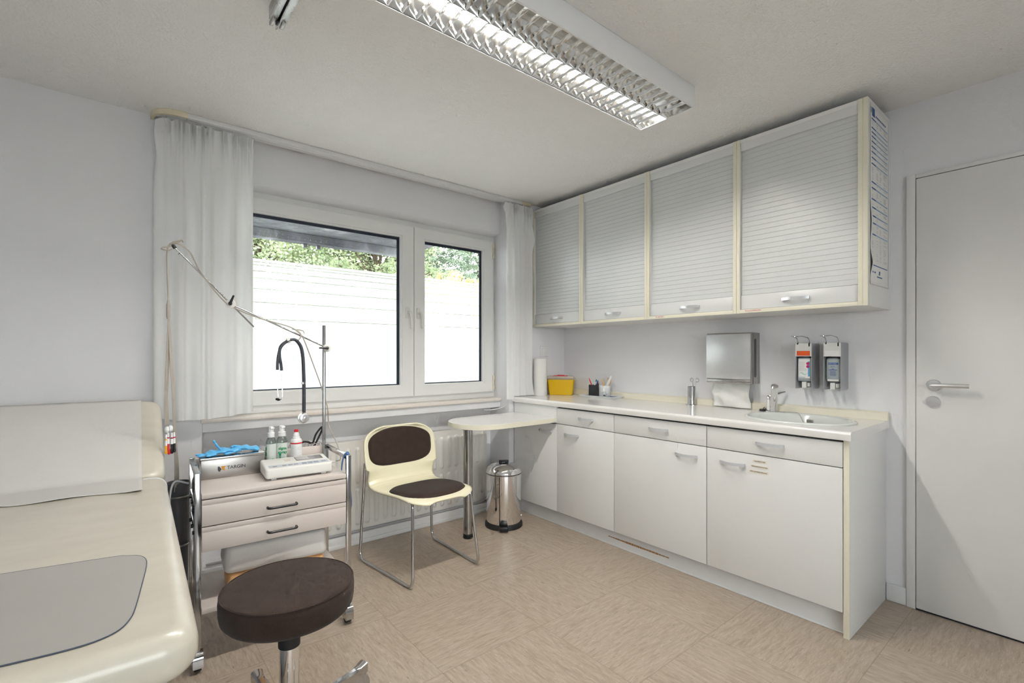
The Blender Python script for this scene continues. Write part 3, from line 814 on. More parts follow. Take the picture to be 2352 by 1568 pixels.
# sink, tap, plug
t = thing('sink', 'oval pale green basin set into the worktop', 'sink', (*SC, .87))
def ell(f, z, dx=0): return [(SC[0] + dx + (SRX * f) * math.cos(2 * PI * k / 56), SC[1] + (SRY * f) * math.sin(2 * PI * k / 56), z) for k in range(56)]
b = B(); b.loops([ell(1.085, .8705), ell(1.08, .876), ell(1.03, .880), ell(.985, .876), ell(.95, .865), ell(.90, .83), ell(.80, .78), ell(.60, .742), ell(.30, .730), ell(.10, .727)], False, True)
obj('basin', b, 'ceramic', t, 60)
o_ = B(); o_.box(-.016, .016, -.003, .003, -.009, .009, .004)
for s_ in (-1, 1): o_.lathe([(.0055, 0), (.0055, -.0035)], (s_ * .008, -.002, 0), 'y', 12)
mt = Matrix.Translation((SC[0] + .167, SC[1] + .004, .846)) @ Matrix.Rotation(R(-90), 4, 'Z'); o_.bm.transform(mt)
obj('overflow_grille', o_, 'steel_box', t)
obj('drain', B().lathe([(.030, 0), (.030, .003), (.020, .004), (.001, .002)], (SC[0], SC[1], .7275), 'z', 24), 'chrome', t)
t = thing('tap', 'chrome single lever tap standing on the worktop by the sink', 'tap', (2.832, 1.160, .870))
b = B().lathe([(.026, 0), (.026, .006), (.021, .010), (.020, .07), (.021, .082), (.016, .093), (.004, .097)], (2.836, 1.176, .8705), 'z', 28); obj('body', b, 'chrome', t)
p0, p1 = Vector((2.830, 1.160, .891)), Vector((2.715, 1.106, 1.014))
b = B().tube([p0, p0.lerp(p1, .5) + Vector((-.012, -.006, .004)), p1], [.019, .0175, .0165], 20); b.tube([p1, p1 + (p1 - p0).normalized() * .004, p1 + (p1 - p0).normalized() * .012, p1 + (p1 - p0).normalized() * .016], [.0165, .0185, .0175, .009], 20)
obj('spout', b, 'chrome', t)
b = B().tube([(2.834, 1.158, .955), (2.846, 1.150, .968), (2.870, 1.135, .976), (2.888, 1.122, .981)], [.013, .011, .009, .0075], 12); obj('lever', b, 'chrome', t)
ck = B(); path = smooth_path([(2.818, 1.128, .8775), (2.806, 1.085, .879), (2.792, 1.04, .8825), (2.775, 1.01, .880), (2.752, .985, .85), (2.73, .955, .80)], 8)
for i, p in enumerate(path): ck.sphere(p, .0021, seg=6)
ck.tube(path, .0009, 5); obj('chain', ck, 'steel', t)
sp = B(); sp.lathe([(.018, 0), (.020, .004), (.017, .011), (.004, .012)], (2.846, 1.222, .8705), 'z', 20); sp.tube([(2.846, 1.222, .881), (2.846, 1.215, .892), (2.846, 1.207, .884)], .002, 6)
tag(obj('sink_plug', sp, 'rubber', org=(2.846, 1.222, .87)), 'black rubber plug lying on the worktop beside the tap', 'plug')

# towel dispenser, hanging towel
t = thing('towel_dispenser', 'steel paper towel dispenser on the wall above the worktop', 'towel dispenser', (2.86, 1.41, 1.018))
b = B(); b.box(2.815, XW - .0005, 1.272, 1.5435, 1.018, 1.318, .004); b.box(2.835, XW - .0003, 1.268, 1.272, 1.02, 1.316, .001); obj('housing', b, 'steel_box', t)
obj('front_cover', B().box(2.806, 2.8148, 1.2755, 1.541, 1.046, 1.311, .003), plain('dispenser_front', (.74, .755, .77, 1), .3, metal=.7, var=.05, nscale=16), t)
obj('viewing_slot', B().prism([(2.853 + .014 * math.cos(a) , 1.17 + (.098 if math.sin(a) > 0 else -.098) + .014 * math.sin(a)) for a in [2 * PI * k / 24 for k in range(24)]], 1.2672, 1.2679, 'y'), 'dark_grey', t)
obj('bottom_lip', B().box(2.808, 2.8148, 1.2755, 1.541, 1.020, 1.0415, .002), 'steel', t)
rows = []
for i in range(25):
    v = i / 24; z = 1.030 - .158 * v
    rows.append([(2.862 + .006 * math.sin(v * 9 + k * .35) - .012 * v * (1 - v) + .012 * v ** 3 * 0 + .004 * math.sin(k * .8), 1.302 + .225 * k / 20 + .004 * math.sin(v * 5), z + .004 * math.sin(k * .5) * v * (1 - v) + (.0028 if i == 24 else 0)) for k in range(21)])
b = B(); b.grid(rows); o = obj('paper_towel', b, 'tissue', org=(2.86, 1.41, .871)); md = o.modifiers.new('t', 'SOLIDIFY'); md.thickness = .0006
tag(o, 'crumpled white paper towel hanging below the steel dispenser', 'paper towel')

# two arm-lever dispensers with their bottles
def soap(y0, y1, kind, label, blabel):
    t = thing('wall_mounted_soap_dispenser', label, 'soap dispenser', (2.85, (y0 + y1) / 2, 1.012), group='arm lever dispensers')
    X0 = 2.800; b = B(); b.box(2.898, XW - .0005, y0, y1, 1.014, 1.248)
    b.box(X0, 2.898, y0, y0 + .003, 1.010, 1.250, .001); b.box(X0, 2.898, y1 - .003, y1, 1.010, 1.250, .001); b.box(X0 + .004, 2.898, y0 + .003, y1 - .003, 1.245, 1.248)
    obj('housing', b, 'grey_housing', t)
    pf = obj('front_plate', B().box(X0 - .002, X0 + .004, y0 + .001, y1 - .001, 1.180, 1.249, .0015), 'off_white', t)
    ym = (y0 + y1) / 2
    for yy in (y0 + .012, y1 - .012): obj('lever_slot', B().box(X0 - .0026, X0 - .0019, yy - .003, yy + .003, 1.232 if yy < ym else 1.243, 1.2505), 'black', pf, 0)
    st = B().box(X0 - .0026, X0 - .0021, y0 + .008, y1 - .008, 1.184, 1.209, .0003)
    so = obj('sticker', st, 'orange' if kind == 0 else 'white_pl', pf)
    if kind == 0: so['label'] = 'orange sticker'
    pts = [(X0 + .03, y0 + .012, 1.225), (X0 + .004, y0 + .012, 1.252), (X0 - .012, y0 + .012, 1.277), (X0 - .090, y0 + .016, 1.284), (X0 - .118, ym - .014, 1.281), (X0 - .118, ym + .014, 1.281), (X0 - .090, y1 - .016, 1.284), (X0 - .012, y1 - .012, 1.277), (X0 + .004, y1 - .012, 1.252), (X0 + .03, y1 - .012, 1.225)]
    obj('arm_lever', B().tube(fillet(pts, .012, 4), .0024, 8), 'chrome_soft', t)
    pm = B(); pm.box(X0 + .020, X0 + .034, ym - .006, ym + .016, 1.012, 1.047, .003); pm.lathe([(.008, 0), (.008, .018), (.010, .02)], (X0 + .03, ym - .016, 1.022), 'z', 14); obj('pump', pm, 'off_white', t)
    bt = thing('disinfectant_bottle', blabel, 'bottle', (2.85, ym, 1.05), group='bottles in the arm lever dispensers')
    bb = B(); bb.box(X0 + .012, X0 + .075, y0 + .005, y1 - .005, 1.049, 1.176, .010 if kind == 0 else .016, 3)
    obj('bottle_body', bb, 'bottle_grey', bt)
    xf = X0 + .0115
    if kind == 0:
        lb = obj('paper_label', B().box(xf - .0003, xf + .0002, y0 + .013, y1 - .012, 1.066, 1.166), 'paper', bt, 0)
        pr = B(); pr.box(xf - .0007, xf - .0003, y0 + .013, y0 + .022, 1.075, 1.154); obj('label_band', pr, 'print_sky', lb, 0)
        pg = B()
        for k in range(16):
            pg.box(xf - .0006, xf - .0003, y0 + (.034 if 1.152 - k * .0029 > 1.12 else .028) + rnd.uniform(0, .006), y1 - .015, 1.150 - k * .0030, 1.1512 - k * .0030)
        obj('fine_print', pg, 'print_grey', lb, 0)
        mg = B()
        for z in (1.143, 1.127): mg.lathe([(.0078, 0), (.0078, -.0005)], (xf - .0003, y0 + .0225, z), 'x', 20)
        obj('round_marks', mg, 'print_magenta', lb, 0)
        text('label_print', 'B BRAUN', .0075, (xf - .0006, y1 - .028, 1.070), (0, -1, 0), (0, 0, 1), 'teal', lb)
        sw = B(); sw.prism([(y1 - .018 - .042 * k / 14, 1.092 + .005 * math.sin(k * .55)) for k in range(15)] + [(y1 - .060 + .042 * k / 14, 1.086 + .005 * math.sin((14 - k) * .55 + .6)) for k in range(15)], xf - .0006, xf - .0003, 'x')
        obj('wave_print', sw, plain('pale_teal_print', (.45, .66, .62, 1), .6, var=.04), lb, 0)
    else:
        lb = obj('label_header', B().box(xf - .0004, xf + .0002, y0 + .016, y1 - .018, 1.139, 1.149), 'print_blue', bt, 0)
        text('label_print', 'Sterillium Virugard', .0048, (xf - .0006, ym + .0015, 1.144), (0, -1, 0), (0, 0, 1), 'white_pl', lb)
        pg = B()
        for k, (w_, h_) in enumerate(((.010, .003), (.036, .003), (.0, 0), (.026, .0015), (.026, .0015), (.026, .0015), (.030, .0015), (.026, .0015), (.028, .0015))):
            if w_: pg.box(xf - .0005, xf - .0002, ym - w_ / 2, ym + w_ / 2, 1.118 - k * .0042 - h_, 1.118 - k * .0042)
        for s_ in (-1, 1): pg.tube(smooth_path([(xf - .0004, ym + s_ * .002, 1.123), (xf - .0004, ym + s_ * .004, 1.132), (xf - .0004, ym + s_ * .008, 1.129), (xf - .0004, ym + s_ * .009, 1.123)], 4), .0005, 5)
        obj('fine_print', pg, 'print_blue', bt, 0)
        obj('base_label', B().box(xf - .0004, xf + .0002, y0 + .014, y1 - .016, 1.056, 1.064), 'paper', bt, 0)
soap(.957, 1.036, 0, 'wall soap dispenser with an orange sticker, wire lever on top', 'bottle with a white and blue label inside the orange stickered dispenser')
soap(.826, .904, 1, 'wall soap dispenser with a plain pale plate, beside the orange stickered one', 'grey bottle with blue print inside the plain plated dispenser')

# light switch
t = thing('light_switch', 'white light switch on the wall corner above the yellow box', 'switch', (2.674, 2.858, 1.176))
obj('switch_plate', B().box(2.634, 2.714, 2.851, 2.8595, 1.176, 1.256, .003), 'white_pl', t); obj('rocker', B().box(2.646, 2.702, 2.848, 2.851, 1.188, 1.244, .002), 'white_pl', t)

# things on the worktop
WZ = .8702
t = thing('metal_cup', 'narrow steel cup holding forceps on the worktop', 'cup', (2.842, 1.660, WZ))
b = B().lathe([(.036, 0), (.036, .003), (.024, .005), (.0235, .117), (.022, .117), (.0215, .008), (.001, .007)], (2.842, 1.660, WZ), 'z', 30, True, False); obj('cup_body', b, 'chrome_soft', t)
b = B()
for s_ in (-1, 1):
    c = Vector((2.853, 1.646 + s_ * .019, 1.028)); ring_ = [c + Vector((.003 * math.cos(2 * PI * k / 18), .0125 * math.cos(2 * PI * k / 18), .0115 * math.sin(2 * PI * k / 18))) for k in range(18)]
    b.tube(ring_, .0016, 6, True)
    b.tube([c + Vector((0, -s_ * .006, -.0105)), (2.848, 1.650 + s_ * .003, .985), (2.838, 1.658 - s_ * .003, .90), (2.836, 1.660, .882)], [.0017, .0018, .0018, .0012], 8)
b.sphere((2.843, 1.654, .955), .0035, seg=8)
tag(obj('forceps', b, 'chrome_soft', org=(2.843, 1.654, .88)), 'ring handled surgical forceps standing in the steel cup', 'forceps')

t = thing('sharps_bin', 'yellow sharps bin with clear lid and red flap in the worktop corner', 'sharps bin', (2.722, 2.715, WZ), R(-51.3), local=True)
def taper(w0, d0, w1, d1, z0, z1, yo=0):
    def rr(w_, d_):
        r = .012; pts = []
        for qx, qy, a0 in ((1, 1, 0), (-1, 1, 90), (-1, -1, 180), (1, -1, 270)):
            for i in range(5):
                a = R(a0 + 22.5 * i); pts.append((qx * (w_ / 2 - r) + r * math.cos(a), yo + qy * (d_ / 2 - r) + r * math.sin(a)))
        return pts
    return [[(x, y, z0) for x, y in rr(w0 - .006, d0 - .006)], [(x, y, z0 + .003) for x, y in rr(w0, d0)], [(x, y, z1) for x, y in rr(w1, d1)]]
obj('tub', B().loops(taper(.182, .095, .212, .118, 0, .122, .055)), 'yellow', t)
lid = obj('lid', B().loops(taper(.226, .130, .224, .128, .1215, .128, .055)).loops(taper(.214, .118, .200, .104, .128, .149, .055)), 'lid_clear', t)
f = B(); f.box(-.062, .052, -.002, .085, .1495, .153, .001); f.box(-.025, .03, .01, .05, .153, .158, .002)
obj('red_flap', f, 'red', lid)
b = B().lathe([(.024, .003), (.024, .001), (.051, 0), (.053, .003), (.053, .284), (.051, .288), (.022, .288), (.021, .27), (.021, .003)], (2.574, 2.790, WZ), 'z', 40, False, False)
b.loops([[(2.574 + .021 * math.cos(2 * PI * k / 20), 2.790 + .021 * math.sin(2 * PI * k / 20), WZ + .003 + .001 * q) for k in range(20)] for q in (0, 1)], True, True)
tag(obj('paper_roll', b, 'tissue', org=(2.574, 2.790, WZ)), 'upright white paper towel roll between the narrow curtain and the sharps bin', 'paper roll')

t = thing('tray', 'small white tray with a dark blue liner carrying pen pots on the worktop', 'tray', (2.805, 2.375, WZ), R(90), local=True)
b = B()
def trr(w_, d_, z, r=.02): return [(qx * (w_ / 2 - r) + r * math.cos(R(a0 + 22.5 * i)), qy * (d_ / 2 - r) + r * math.sin(R(a0 + 22.5 * i)), z) for qx, qy, a0 in ((1, 1, 0), (-1, 1, 90), (-1, -1, 180), (1, -1, 270)) for i in range(5)]
b.loops([trr(.295, .132, 0), trr(.302, .138, .004), trr(.318, .150, .016), trr(.314, .146, .016), trr(.282, .122, .006)])
obj('tray_body', b, 'white_pl', t); obj('liner', B().loops([trr(.280, .120, .0062), trr(.290, .130, .0100)]), 'navy', t)
TZ = WZ + .0102
t = thing('pen_pot', 'square black pen pot on the white tray', 'pen pot', (2.812, 2.448, TZ), R(-51), local=True)
b = B(); q = .037; b.box(-q, q, -q, q, 0, .003)
for a in ((-q, -q + .003, -q, q), (q - .003, q, -q, q), (-q, q, -q, -q + .003), (-q, q, q - .003, q)): b.box(*a, .003, .080)
b.box(q - .012, q, -q, q, .08, .092); obj('pot', b, 'black', t)
def pen(name, label, cat, p, q, r, m, tipm=None, group='pens in the black pot'):
    p, q = Vector(p), Vector(q); b = B(); d = (q - p).normalized(); L = (q - p).length
    b.tube([p, p + d * .008, p + d * .009, p + d * (L - .014), p + d * (L - .013), q], [r * .3, r * .8, r, r, r * .8, r * .7], 10)
    if tipm:
        t = thing(name, label, cat, p, group=group); obj('barrel', b, m, t)
        obj('cap', B().tube([q - d * .012, q - d * .001, q + d * .006], [r * 1.05, r * 1.1, r * .7], 10), tipm, t)
    else: tag(obj(name, b, m, org=p), label, cat, group)
pen('pen', 'red pen leaning left in the black pot', 'pen', (2.815, 2.430, TZ + .005), (2.81, 2.495, TZ + .128), .0042, 'red')
pen('pen', 'white pen beside the red pen in the black pot', 'pen', (2.822, 2.440, TZ + .005), (2.816, 2.487, TZ + .112), .0040, 'white_pl')
pen('pen', 'white pen with a teal cap in the black pot', 'pen', (2.806, 2.468, TZ + .005), (2.815, 2.426, TZ + .116), .0052, 'white_pl', 'teal')
pen('pen', 'dark blue pen behind the teal capped one', 'pen', (2.820, 2.462, TZ + .005), (2.825, 2.418, TZ + .112), .0046, 'blue')
t = thing('white_jar', 'white jar of wooden spatulas beside the black pen pot', 'jar', (2.825, 2.354, TZ))
b = B().lathe([(.040, 0), (.042, .004), (.042, .060), (.0435, .061), (.0435, .078), (.041, .078), (.040, .006), (.001, .005)], (2.825, 2.354, TZ), 'z', 32, True, False); obj('jar_body', b, 'white_pl', t)
pb = B()
for a0, a1 in ((195, 215), (222, 250)):
    for k in range(int(a0), int(a1), 4): 
        a = R(k); pb.box(2.825 + .0424 * math.cos(a) - .0006, 2.825 + .0424 * math.cos(a) + .0006, 2.354 + .0424 * math.sin(a) - .001, 2.354 + .0424 * math.sin(a) + .001, TZ + .016, TZ + .019)
obj('jar_print', pb, 'print_dark', t, 0)
for lab, p, q, m in (('wooden spatula leaning left at the back of the white jar', (2.838, 2.350, TZ + .008), (2.852, 2.402, TZ + .125), 'wood'),
                     ('wooden spatula upright in the white jar', (2.842, 2.352, TZ + .008), (2.850, 2.338, TZ + .138), 'wood'),
                     ('white spatula rising highest from the white jar', (2.822, 2.372, TZ + .008), (2.838, 2.302, TZ + .152), 'white_pl'),
                     ('wooden spatula leaning right in the white jar', (2.826, 2.366, TZ + .008), (2.840, 2.306, TZ + .128), 'wood')):
    p, q = Vector(p), Vector(q); d = (q - p).normalized(); n = Vector((1, .25, 0)); sdir = d.cross(n).normalized(); n = sdir.cross(d); b = B(); lo = []
    for f in [0, .03, .08, .5, .92, .97, 1]:
        wv = .0085 * (1 if .05 < f < .95 else math.sqrt(max(.05, 1 - ((.05 - f) / .05) ** 2)) if f <= .05 else math.sqrt(max(.05, 1 - ((f - .95) / .05) ** 2))); c = p.lerp(q, f)
        lo.append([c + sdir * wv + n * .0009, c - sdir * wv + n * .0009, c - sdir * wv - n * .0009, c + sdir * wv - n * .0009])
    b.loops(lo); tag(obj('spatula', b, m, org=p), lab, 'spatula', 'spatulas in the white jar')
t = thing('dropper_bottle', 'tiny white capped bottle on the tray in front of the white jar', 'bottle', (2.775, 2.318, TZ))
obj('bottle_body', B().lathe([(.013, 0), (.0145, .003), (.0145, .024), (.007, .034), (.007, .038)], (2.775, 2.318, TZ), 'z', 20), 'milky', t)
obj('cap', B().lathe([(.0125, .037), (.013, .039), (.013, .060), (.012, .062)], (2.775, 2.318, TZ), 'z', 20), 'white_pl', t)
lbp = B()
for k in range(5): lbp.box(2.775 + .0147 * math.cos(R(205 + k * 14)) - .001, 2.775 + .0147 * math.cos(R(205 + k * 14)) + .001, 2.318 + .0147 * math.sin(R(205 + k * 14)) - .0012, 2.318 + .0147 * math.sin(R(205 + k * 14)) + .0012, TZ + .006, TZ + .014 + .003 * math.sin(k))
obj('dark_print', lbp, 'print_dark', t, 0)

# half-round table
M['leg_steel'] = metal('satin_steel', (.42, .415, .41, 1), .24)
t = thing('side_table', 'white half round table top on one steel leg, fixed to the base cabinets', 'table', (1.775, 2.615, 0))
TY0, TY1 = 2.400, 2.842; TR = (TY1 - TY0) / 2; TC = (1.668 + TR, (TY0 + TY1) / 2)
def tt(ins): return [(2.3585, TY0 + ins), (2.3585, TY1 - ins)] + [(TC[0] - (TR - ins) * math.sin(PI * k / 28), TC[1] + (TR - ins) * math.cos(PI * k / 28)) for k in range(29)]
obj('table_top', B().loops([[(x, y, .7195) for x, y in tt(.001)], [(x, y, .7205) for x, y in tt(0)], [(x, y, .7510) for x, y in tt(0)], [(x, y, .752) for x, y in tt(.001)]]), 'lam_top', t)
ed = B(); ed.loops([[(x, y, z) for x, y in [p for p in tt(-.0006)]] for z in (.7208, .7507)], False, False); obj('edging', ed, 'cream_edge', t)
obj('bracket', B().box(2.325, 2.358, 2.385, 2.44, .7155, .7195, .001), 'black', t)
lg = obj('leg', B().lathe([(.030, .0305), (.030, .700), (.030, .702)], (1.775, 2.615, 0), 'z', 32), 'leg_steel', t)
obj('mounting_plate', B().lathe([(.036, .702), (.048, .706), (.050, .719)], (1.775, 2.615, 0), 'z', 32), 'black', lg)
obj('foot', B().lathe([(.030, 0), (.032, .004), (.032, .014), (.026, .016), (.026, .020), (.031, .022), (.031, .0305)], (1.775, 2.615, 0), 'z', 32), 'rubber', lg)

# pedal bin
BCX, BCY, BR_ = 2.103, 2.655, .120
t = thing('pedal_bin', 'shiny steel pedal bin with black base beside the cabinets', 'bin', (BCX, BCY, 0))
b = B().lathe([(BR_, .032), (BR_ + .001, .034), (BR_ + .001, .363), (BR_ - .002, .366)], (BCX, BCY, 0), 'z', 64); bo = obj('bin_body', b, 'chrome', t)
obj('base_ring', B().lathe([(.128, 0), (.131, .003), (.131, .022), (.126, .031), (.119, .032)], (BCX, BCY, 0), 'z', 64), 'rubber', t)
lo = obj('lid', B().lathe([(.1235, .3665), (.1245, .372), (.123, .384), (.112, .405), (.092, .420), (.06, .431), (.03, .435), (.001, .436)], (BCX, BCY, 0), 'z', 64), 'chrome', t)
obj('lid_rim', B().lathe([(.1242, .3662), (.1252, .3685), (.1248, .371), (.1235, .372)], (BCX, BCY, 0), 'z', 64, False, False), 'rubber', lo)
pd = Vector((-.62, -.785, 0)); ps = Vector((.785, -.62, 0))
def at_dir(r, s_, z): return Vector((BCX, BCY, z)) + pd * r + ps * s_
def obox(b, c, ax, ay, hx, hy, z0, z1, bev=.004):
    q = B().box(-hx, hx, -hy, hy, z0, z1, bev); m4 = Matrix((ax, ay, Vector((0, 0, 1)))).transposed().to_4x4(); m4.translation = Vector((c[0], c[1], 0)); b.join(q, m4)
k = B(); obox(k, at_dir(.0, .0, 0), ps, pd, .034, .017, .441, .452, .004); obox(k, at_dir(0, -.022, 0), ps, pd, .012, .013, .430, .443, .002); obox(k, at_dir(0, .022, 0), ps, pd, .012, .013, .430, .443, .002)
obj('lid_handle', k, 'black', lo)
k = B(); obox(k, at_dir(.142, .0, 0), ps, pd, .030, .022, .008, .036, .006); obox(k, at_dir(.122, .0, 0), ps, pd, .024, .012, .036, .058, .005); obj('pedal', k, 'black', t)
obj('hinge_rod', B().tube([at_dir(.1215, -.028, .03), at_dir(.1215, -.030, .36)], .0022, 8), 'black', t)
obj('side_pin', B().tube([at_dir(-.02, .119, .06), at_dir(-.02, .128, .062)], .004, 8), 'chrome', t)

# radiator and its pipe
t = thing('radiator', 'white ribbed panel radiator in the niche under the window', 'radiator', (1.4, 3.02, .075))
RX0, RX1, RZ0, RZ1, RYF = .60, 2.208, .080, .640, 2.998
def depth(x, z):
    px = .0615; k = (x - RX0 - .04) / px; f = abs(k - round(k)) * px; dmin = 0
    if RX0 + .02 < x < RX1 - .03:
        for za, zb in ((RZ0 + .035, RZ0 + .255), (RZ0 + .30, RZ1 - .045)):
            zz = max(za + .012, min(zb - .012, z)); dd = math.hypot(f, z - zz); q_ = max(0, min(1, (.019 - dd) / .011)); dmin = max(dmin, q_ * q_ * (3 - 2 * q_))
    return dmin
nx, nz = 400, 90; rows = []
for j in range(nz + 1):
    z = RZ0 + (RZ1 - RZ0) * j / nz; e_ = 0
    rows.append([(RX0 + (RX1 - RX0) * i / nx, RYF - .012 * depth(RX0 + (RX1 - RX0) * i / nx, z), z) for i in range(nx + 1)])
b = B(); b.grid(rows); b.box(RX0, RX1, RYF + .001, RYF + .072, RZ0, RZ1, .004); b.box(RX0, RX1, RYF + .0002, RYF + .01, RZ1 - .004, RZ1 + .004, .002); b.box(RX0, RX1, RYF + .0002, RYF + .01, RZ0 - .003, RZ0 + .004, .002)
obj('panel', b, 'radiator', t, 50)
obj('bleed_cap', B().lathe([(.020, 0), (.020, -.006), (.016, -.008), (.004, -.008)], (2.172, 2.998, .155), 'y', 24), 'radiator', t)
tag(obj('heating_pipe', B().tube(smooth_path([(NX0 + .02, 2.985, .0835), (1.2, 2.985, .0745), (2.0, 2.985, .0745), (2.14, 2.985, .078), (2.19, 2.985, .095), (2.226, 2.985, .12), (2.232, 2.99, .16)], 6), .0075, 10), 'pipe_w', org=(1.3, 2.985, .07)), 'grey heating pipe running along the top of the skirting under the radiator', 'pipe')
tag(obj('roller_cord', B().tube(smooth_path([(2.14, 2.94, .776), (2.2, 2.935, .772), (2.27, 2.925, .778), (2.315, 2.90, .80), (2.326, 2.875, .84), (2.326, 2.868, .90)], 6), .0035, 8), 'white_pl', org=(2.3, 2.9, .78)), 'short white cable sagging under the right end of the window sill', 'cable')
# ------------------------------------------------------------------ instrument trolley
TRX = (.240, 2.150); TRA = R(-2.8); TW, TD = .562, .345
def tl(x, y, z=0):                       # trolley-local point in world space
    return Vector((TRX[0] + x * math.cos(TRA) - y * math.sin(TRA), TRX[1] + x * math.sin(TRA) + y * math.cos(TRA), z))
t = thing('trolley', 'pinkish beige instrument trolley with chrome posts and two drawers', 'trolley', (*TRX, 0), TRA, local=True)
q = .010
for x, y, lab in ((0, 0, 0), (TW, 0, 1), (0, TD, 2), (TW, TD, 3)):
    po = obj('post', B().box(x - q, x + q, y - q, y + q, .098, .7445, .001), 'chrome_soft', t)
    sg = -1 if x == 0 else 1; c = B()
    c.lathe([(.009, .078), (.009, .099)], (x, y, 0), 'z', 14)
    prof = [(y + .012 - .034 * math.cos(a), .046 + .034 * math.sin(a)) for a in [PI * k / 14 for k in range(15)]]
    prof = [(y - .022, .022)] + prof + [(y + .046, .022)]
    c.prism(prof, x - .017, x + .017, 'x')
    co = obj('caster', c, 'chrome_soft', t)
    obj('wheel', B().lathe([(.024, -.012), (.0265, -.010), (.0265, .010), (.024, .012)], (x, y + .012, .0267), 'x', 28), 'rubber', co)
for x in (0, TW):
    obj('side_rail', B().box(x - .009, x + .009, q, TD - q, .7255, .7435, .001), 'chrome_soft', t)
    sb = B(); sb.box(x - .007, x + .007, q, TD - q, .596, .612, .001); sb.box(x - .007, x + .007, q, TD - q, .50, .514, .001)
    obj('side_rail', sb, 'chrome_soft', t)
    if x == 0:
        kb = B()
        for yy in (.06, .15, .24):
            for zz in (.604, .507): kb.lathe([(.008, -.014), (.008, -.0072)], (x, yy, zz), 'x', 12)
        obj('side_knob', kb, 'black', t)
obj('top_shelf', B().box(.0115, TW - .0115, -.008, TD - .006, .645, .665, .003), 'trolley', t)
obj('back_gallery', B().box(.012, TW - .012, TD - .014, TD - .002, .6652, .7405, .003), 'trolley', t)
obj('drawer_body', B().box(.020, TW - .020, .012, TD - .012, .450, .6445), plain('drawer_carcass', (.26, .23, .22, 1), .5), t, 0)
for z0, z1 in ((.5425, .6405), (.446, .5385)):
    d_ = B(); d_.box(.0125, TW - .0125, -.008, .010, z0, z1 - .020, .0015); d_.box(.0125, TW - .0125, -.008, .010, z1 - .0165, z1, .001); d_.box(.0125, TW - .0125, -.0062, .010, z1 - .021, z1 - .0155)
    dr = obj('drawer', d_, 'trolley', t); zc = z0 + .032
    obj('drawer_handle', B().tube(fillet([(.236, -.0075, zc), (.236, -.030, zc), (.344, -.030, zc), (.344, -.0075, zc)], .013, 6), .0048, 12), 'black', dr)
obj('bottom_shelf', B().box(.0115, TW - .0115, -.006, TD - .006, .212, .234, .003), 'trolley', t)

# things on the trolley
SZ = .6652
t = thing('steel_box', 'flat steel box with a dark company logo at the back of the trolley', 'box', tl(.026, .232, SZ), TRA + R(1), local=True)
obj('box_body', B().box(0, .240, 0, .086, 0, .080, .0015), 'steel_box', t)
obj('lid', B().box(-.003, .243, -.003, .090, .0805, .090, .002), 'steel', t)
lg = B(); lg.prism([(.066, .026), (.0745, .037), (.066, .049), (.060, .049), (.060, .034)], -.0005, -.0001, 'y'); obj('logo_mark', lg, 'print_dark', t, 0)
lg = B(); lg.prism([(.072, .049), (.091, .0492), (.0835, .0385), (.089, .031), (.0795, .031), (.0765, .0365), (.0745, .042)], -.0006, -.0001, 'y')
obj('logo_mark', lg, plain('logo_orange', (.62, .27, .02, 1), .5), t, 0)
text('logo_print', 'TARGIN', .0195, (.094, -.0004, .0405), (1, 0, 0), (0, 0, 1), 'print_dark', t, 'LEFT', 1.0, .0003)

# gloves: flattened blue nitrile pair lying in a heap on the box
t = thing('rubber_gloves', 'crumpled light blue rubber gloves lying on the steel box', 'gloves', tl(.12, .27, .757), local=False)
gz = SZ + .092
def gp(a, b_, c): v = tl(a, b_, gz + c); return (v.x, v.y, v.z)
def ribbon(pts, w_, th, name):
    b = B(); p = smooth_path(pts, 6); lo = []; n = len(p)
    for i, c in enumerate(p):
        d = (p[min(i + 1, n - 1)] - p[max(i - 1, 0)]).normalized(); s_ = d.cross(Vector((0, 0, 1)))
        s_ = s_.normalized() if s_.length > .05 else Vector((1, 0, 0)); up = s_.cross(d)
        f = i / (n - 1); ww = w_ * (.62 + .42 * math.sin(PI * f) ** .7) * (1 + .07 * math.sin(i * 1.1 + w_ * 900)); tt_ = th * (1 + .22 * math.sin(i * .9 + w_ * 700))
        if i in (0, n - 1): ww *= .45; tt_ *= .5
        lo.append([c + s_ * ww * math.cos(2 * PI * k / 10) + up * tt_ * (math.sin(2 * PI * k / 10) + .18 * math.sin(4 * PI * k / 10 + i)) for k in range(10)])
    b.loops(lo); return b
g = ribbon([gp(.040, .272, .007), gp(.075, .275, .011), gp(.115, .280, .016), gp(.155, .284, .014), gp(.180, .286, .010)], .032, .011, 'g')
g.join(ribbon([gp(.108, .272, .018), gp(.092, .271, .034), gp(.080, .270, .052), gp(.074, .270, .066)], .010, .0045, 'g'))
g.join(ribbon([gp(.055, .280, .008), gp(.034, .284, .007), gp(.010, .288, .006)], .0085, .0045, 'g'))
g.join(ribbon([gp(.058, .268, .008), gp(.040, .262, .007), gp(.016, .258, .005)], .0085, .0045, 'g'))
g.join(ribbon([gp(.085, .258, .008), gp(.068, .248, .006), gp(.044, .243, .005)], .0085, .004, 'g'))
obj('glove', g, 'glove', t, 60)
g = ribbon([gp(.150, .283, .018), gp(.180, .286, .021), gp(.212, .288, .015), gp(.244, .290, .008), gp(.252, .290, .006)], .026, .010, 'g')
g.join(ribbon([gp(.160, .268, .012), gp(.138, .255, .008), gp(.110, .247, .005)], .0095, .0045, 'g'))
g.join(ribbon([gp(.165, .280, .028), gp(.150, .278, .032), gp(.140, .276, .026)], .0085, .004, 'g'))
obj('glove', g, 'glove', t, 60)

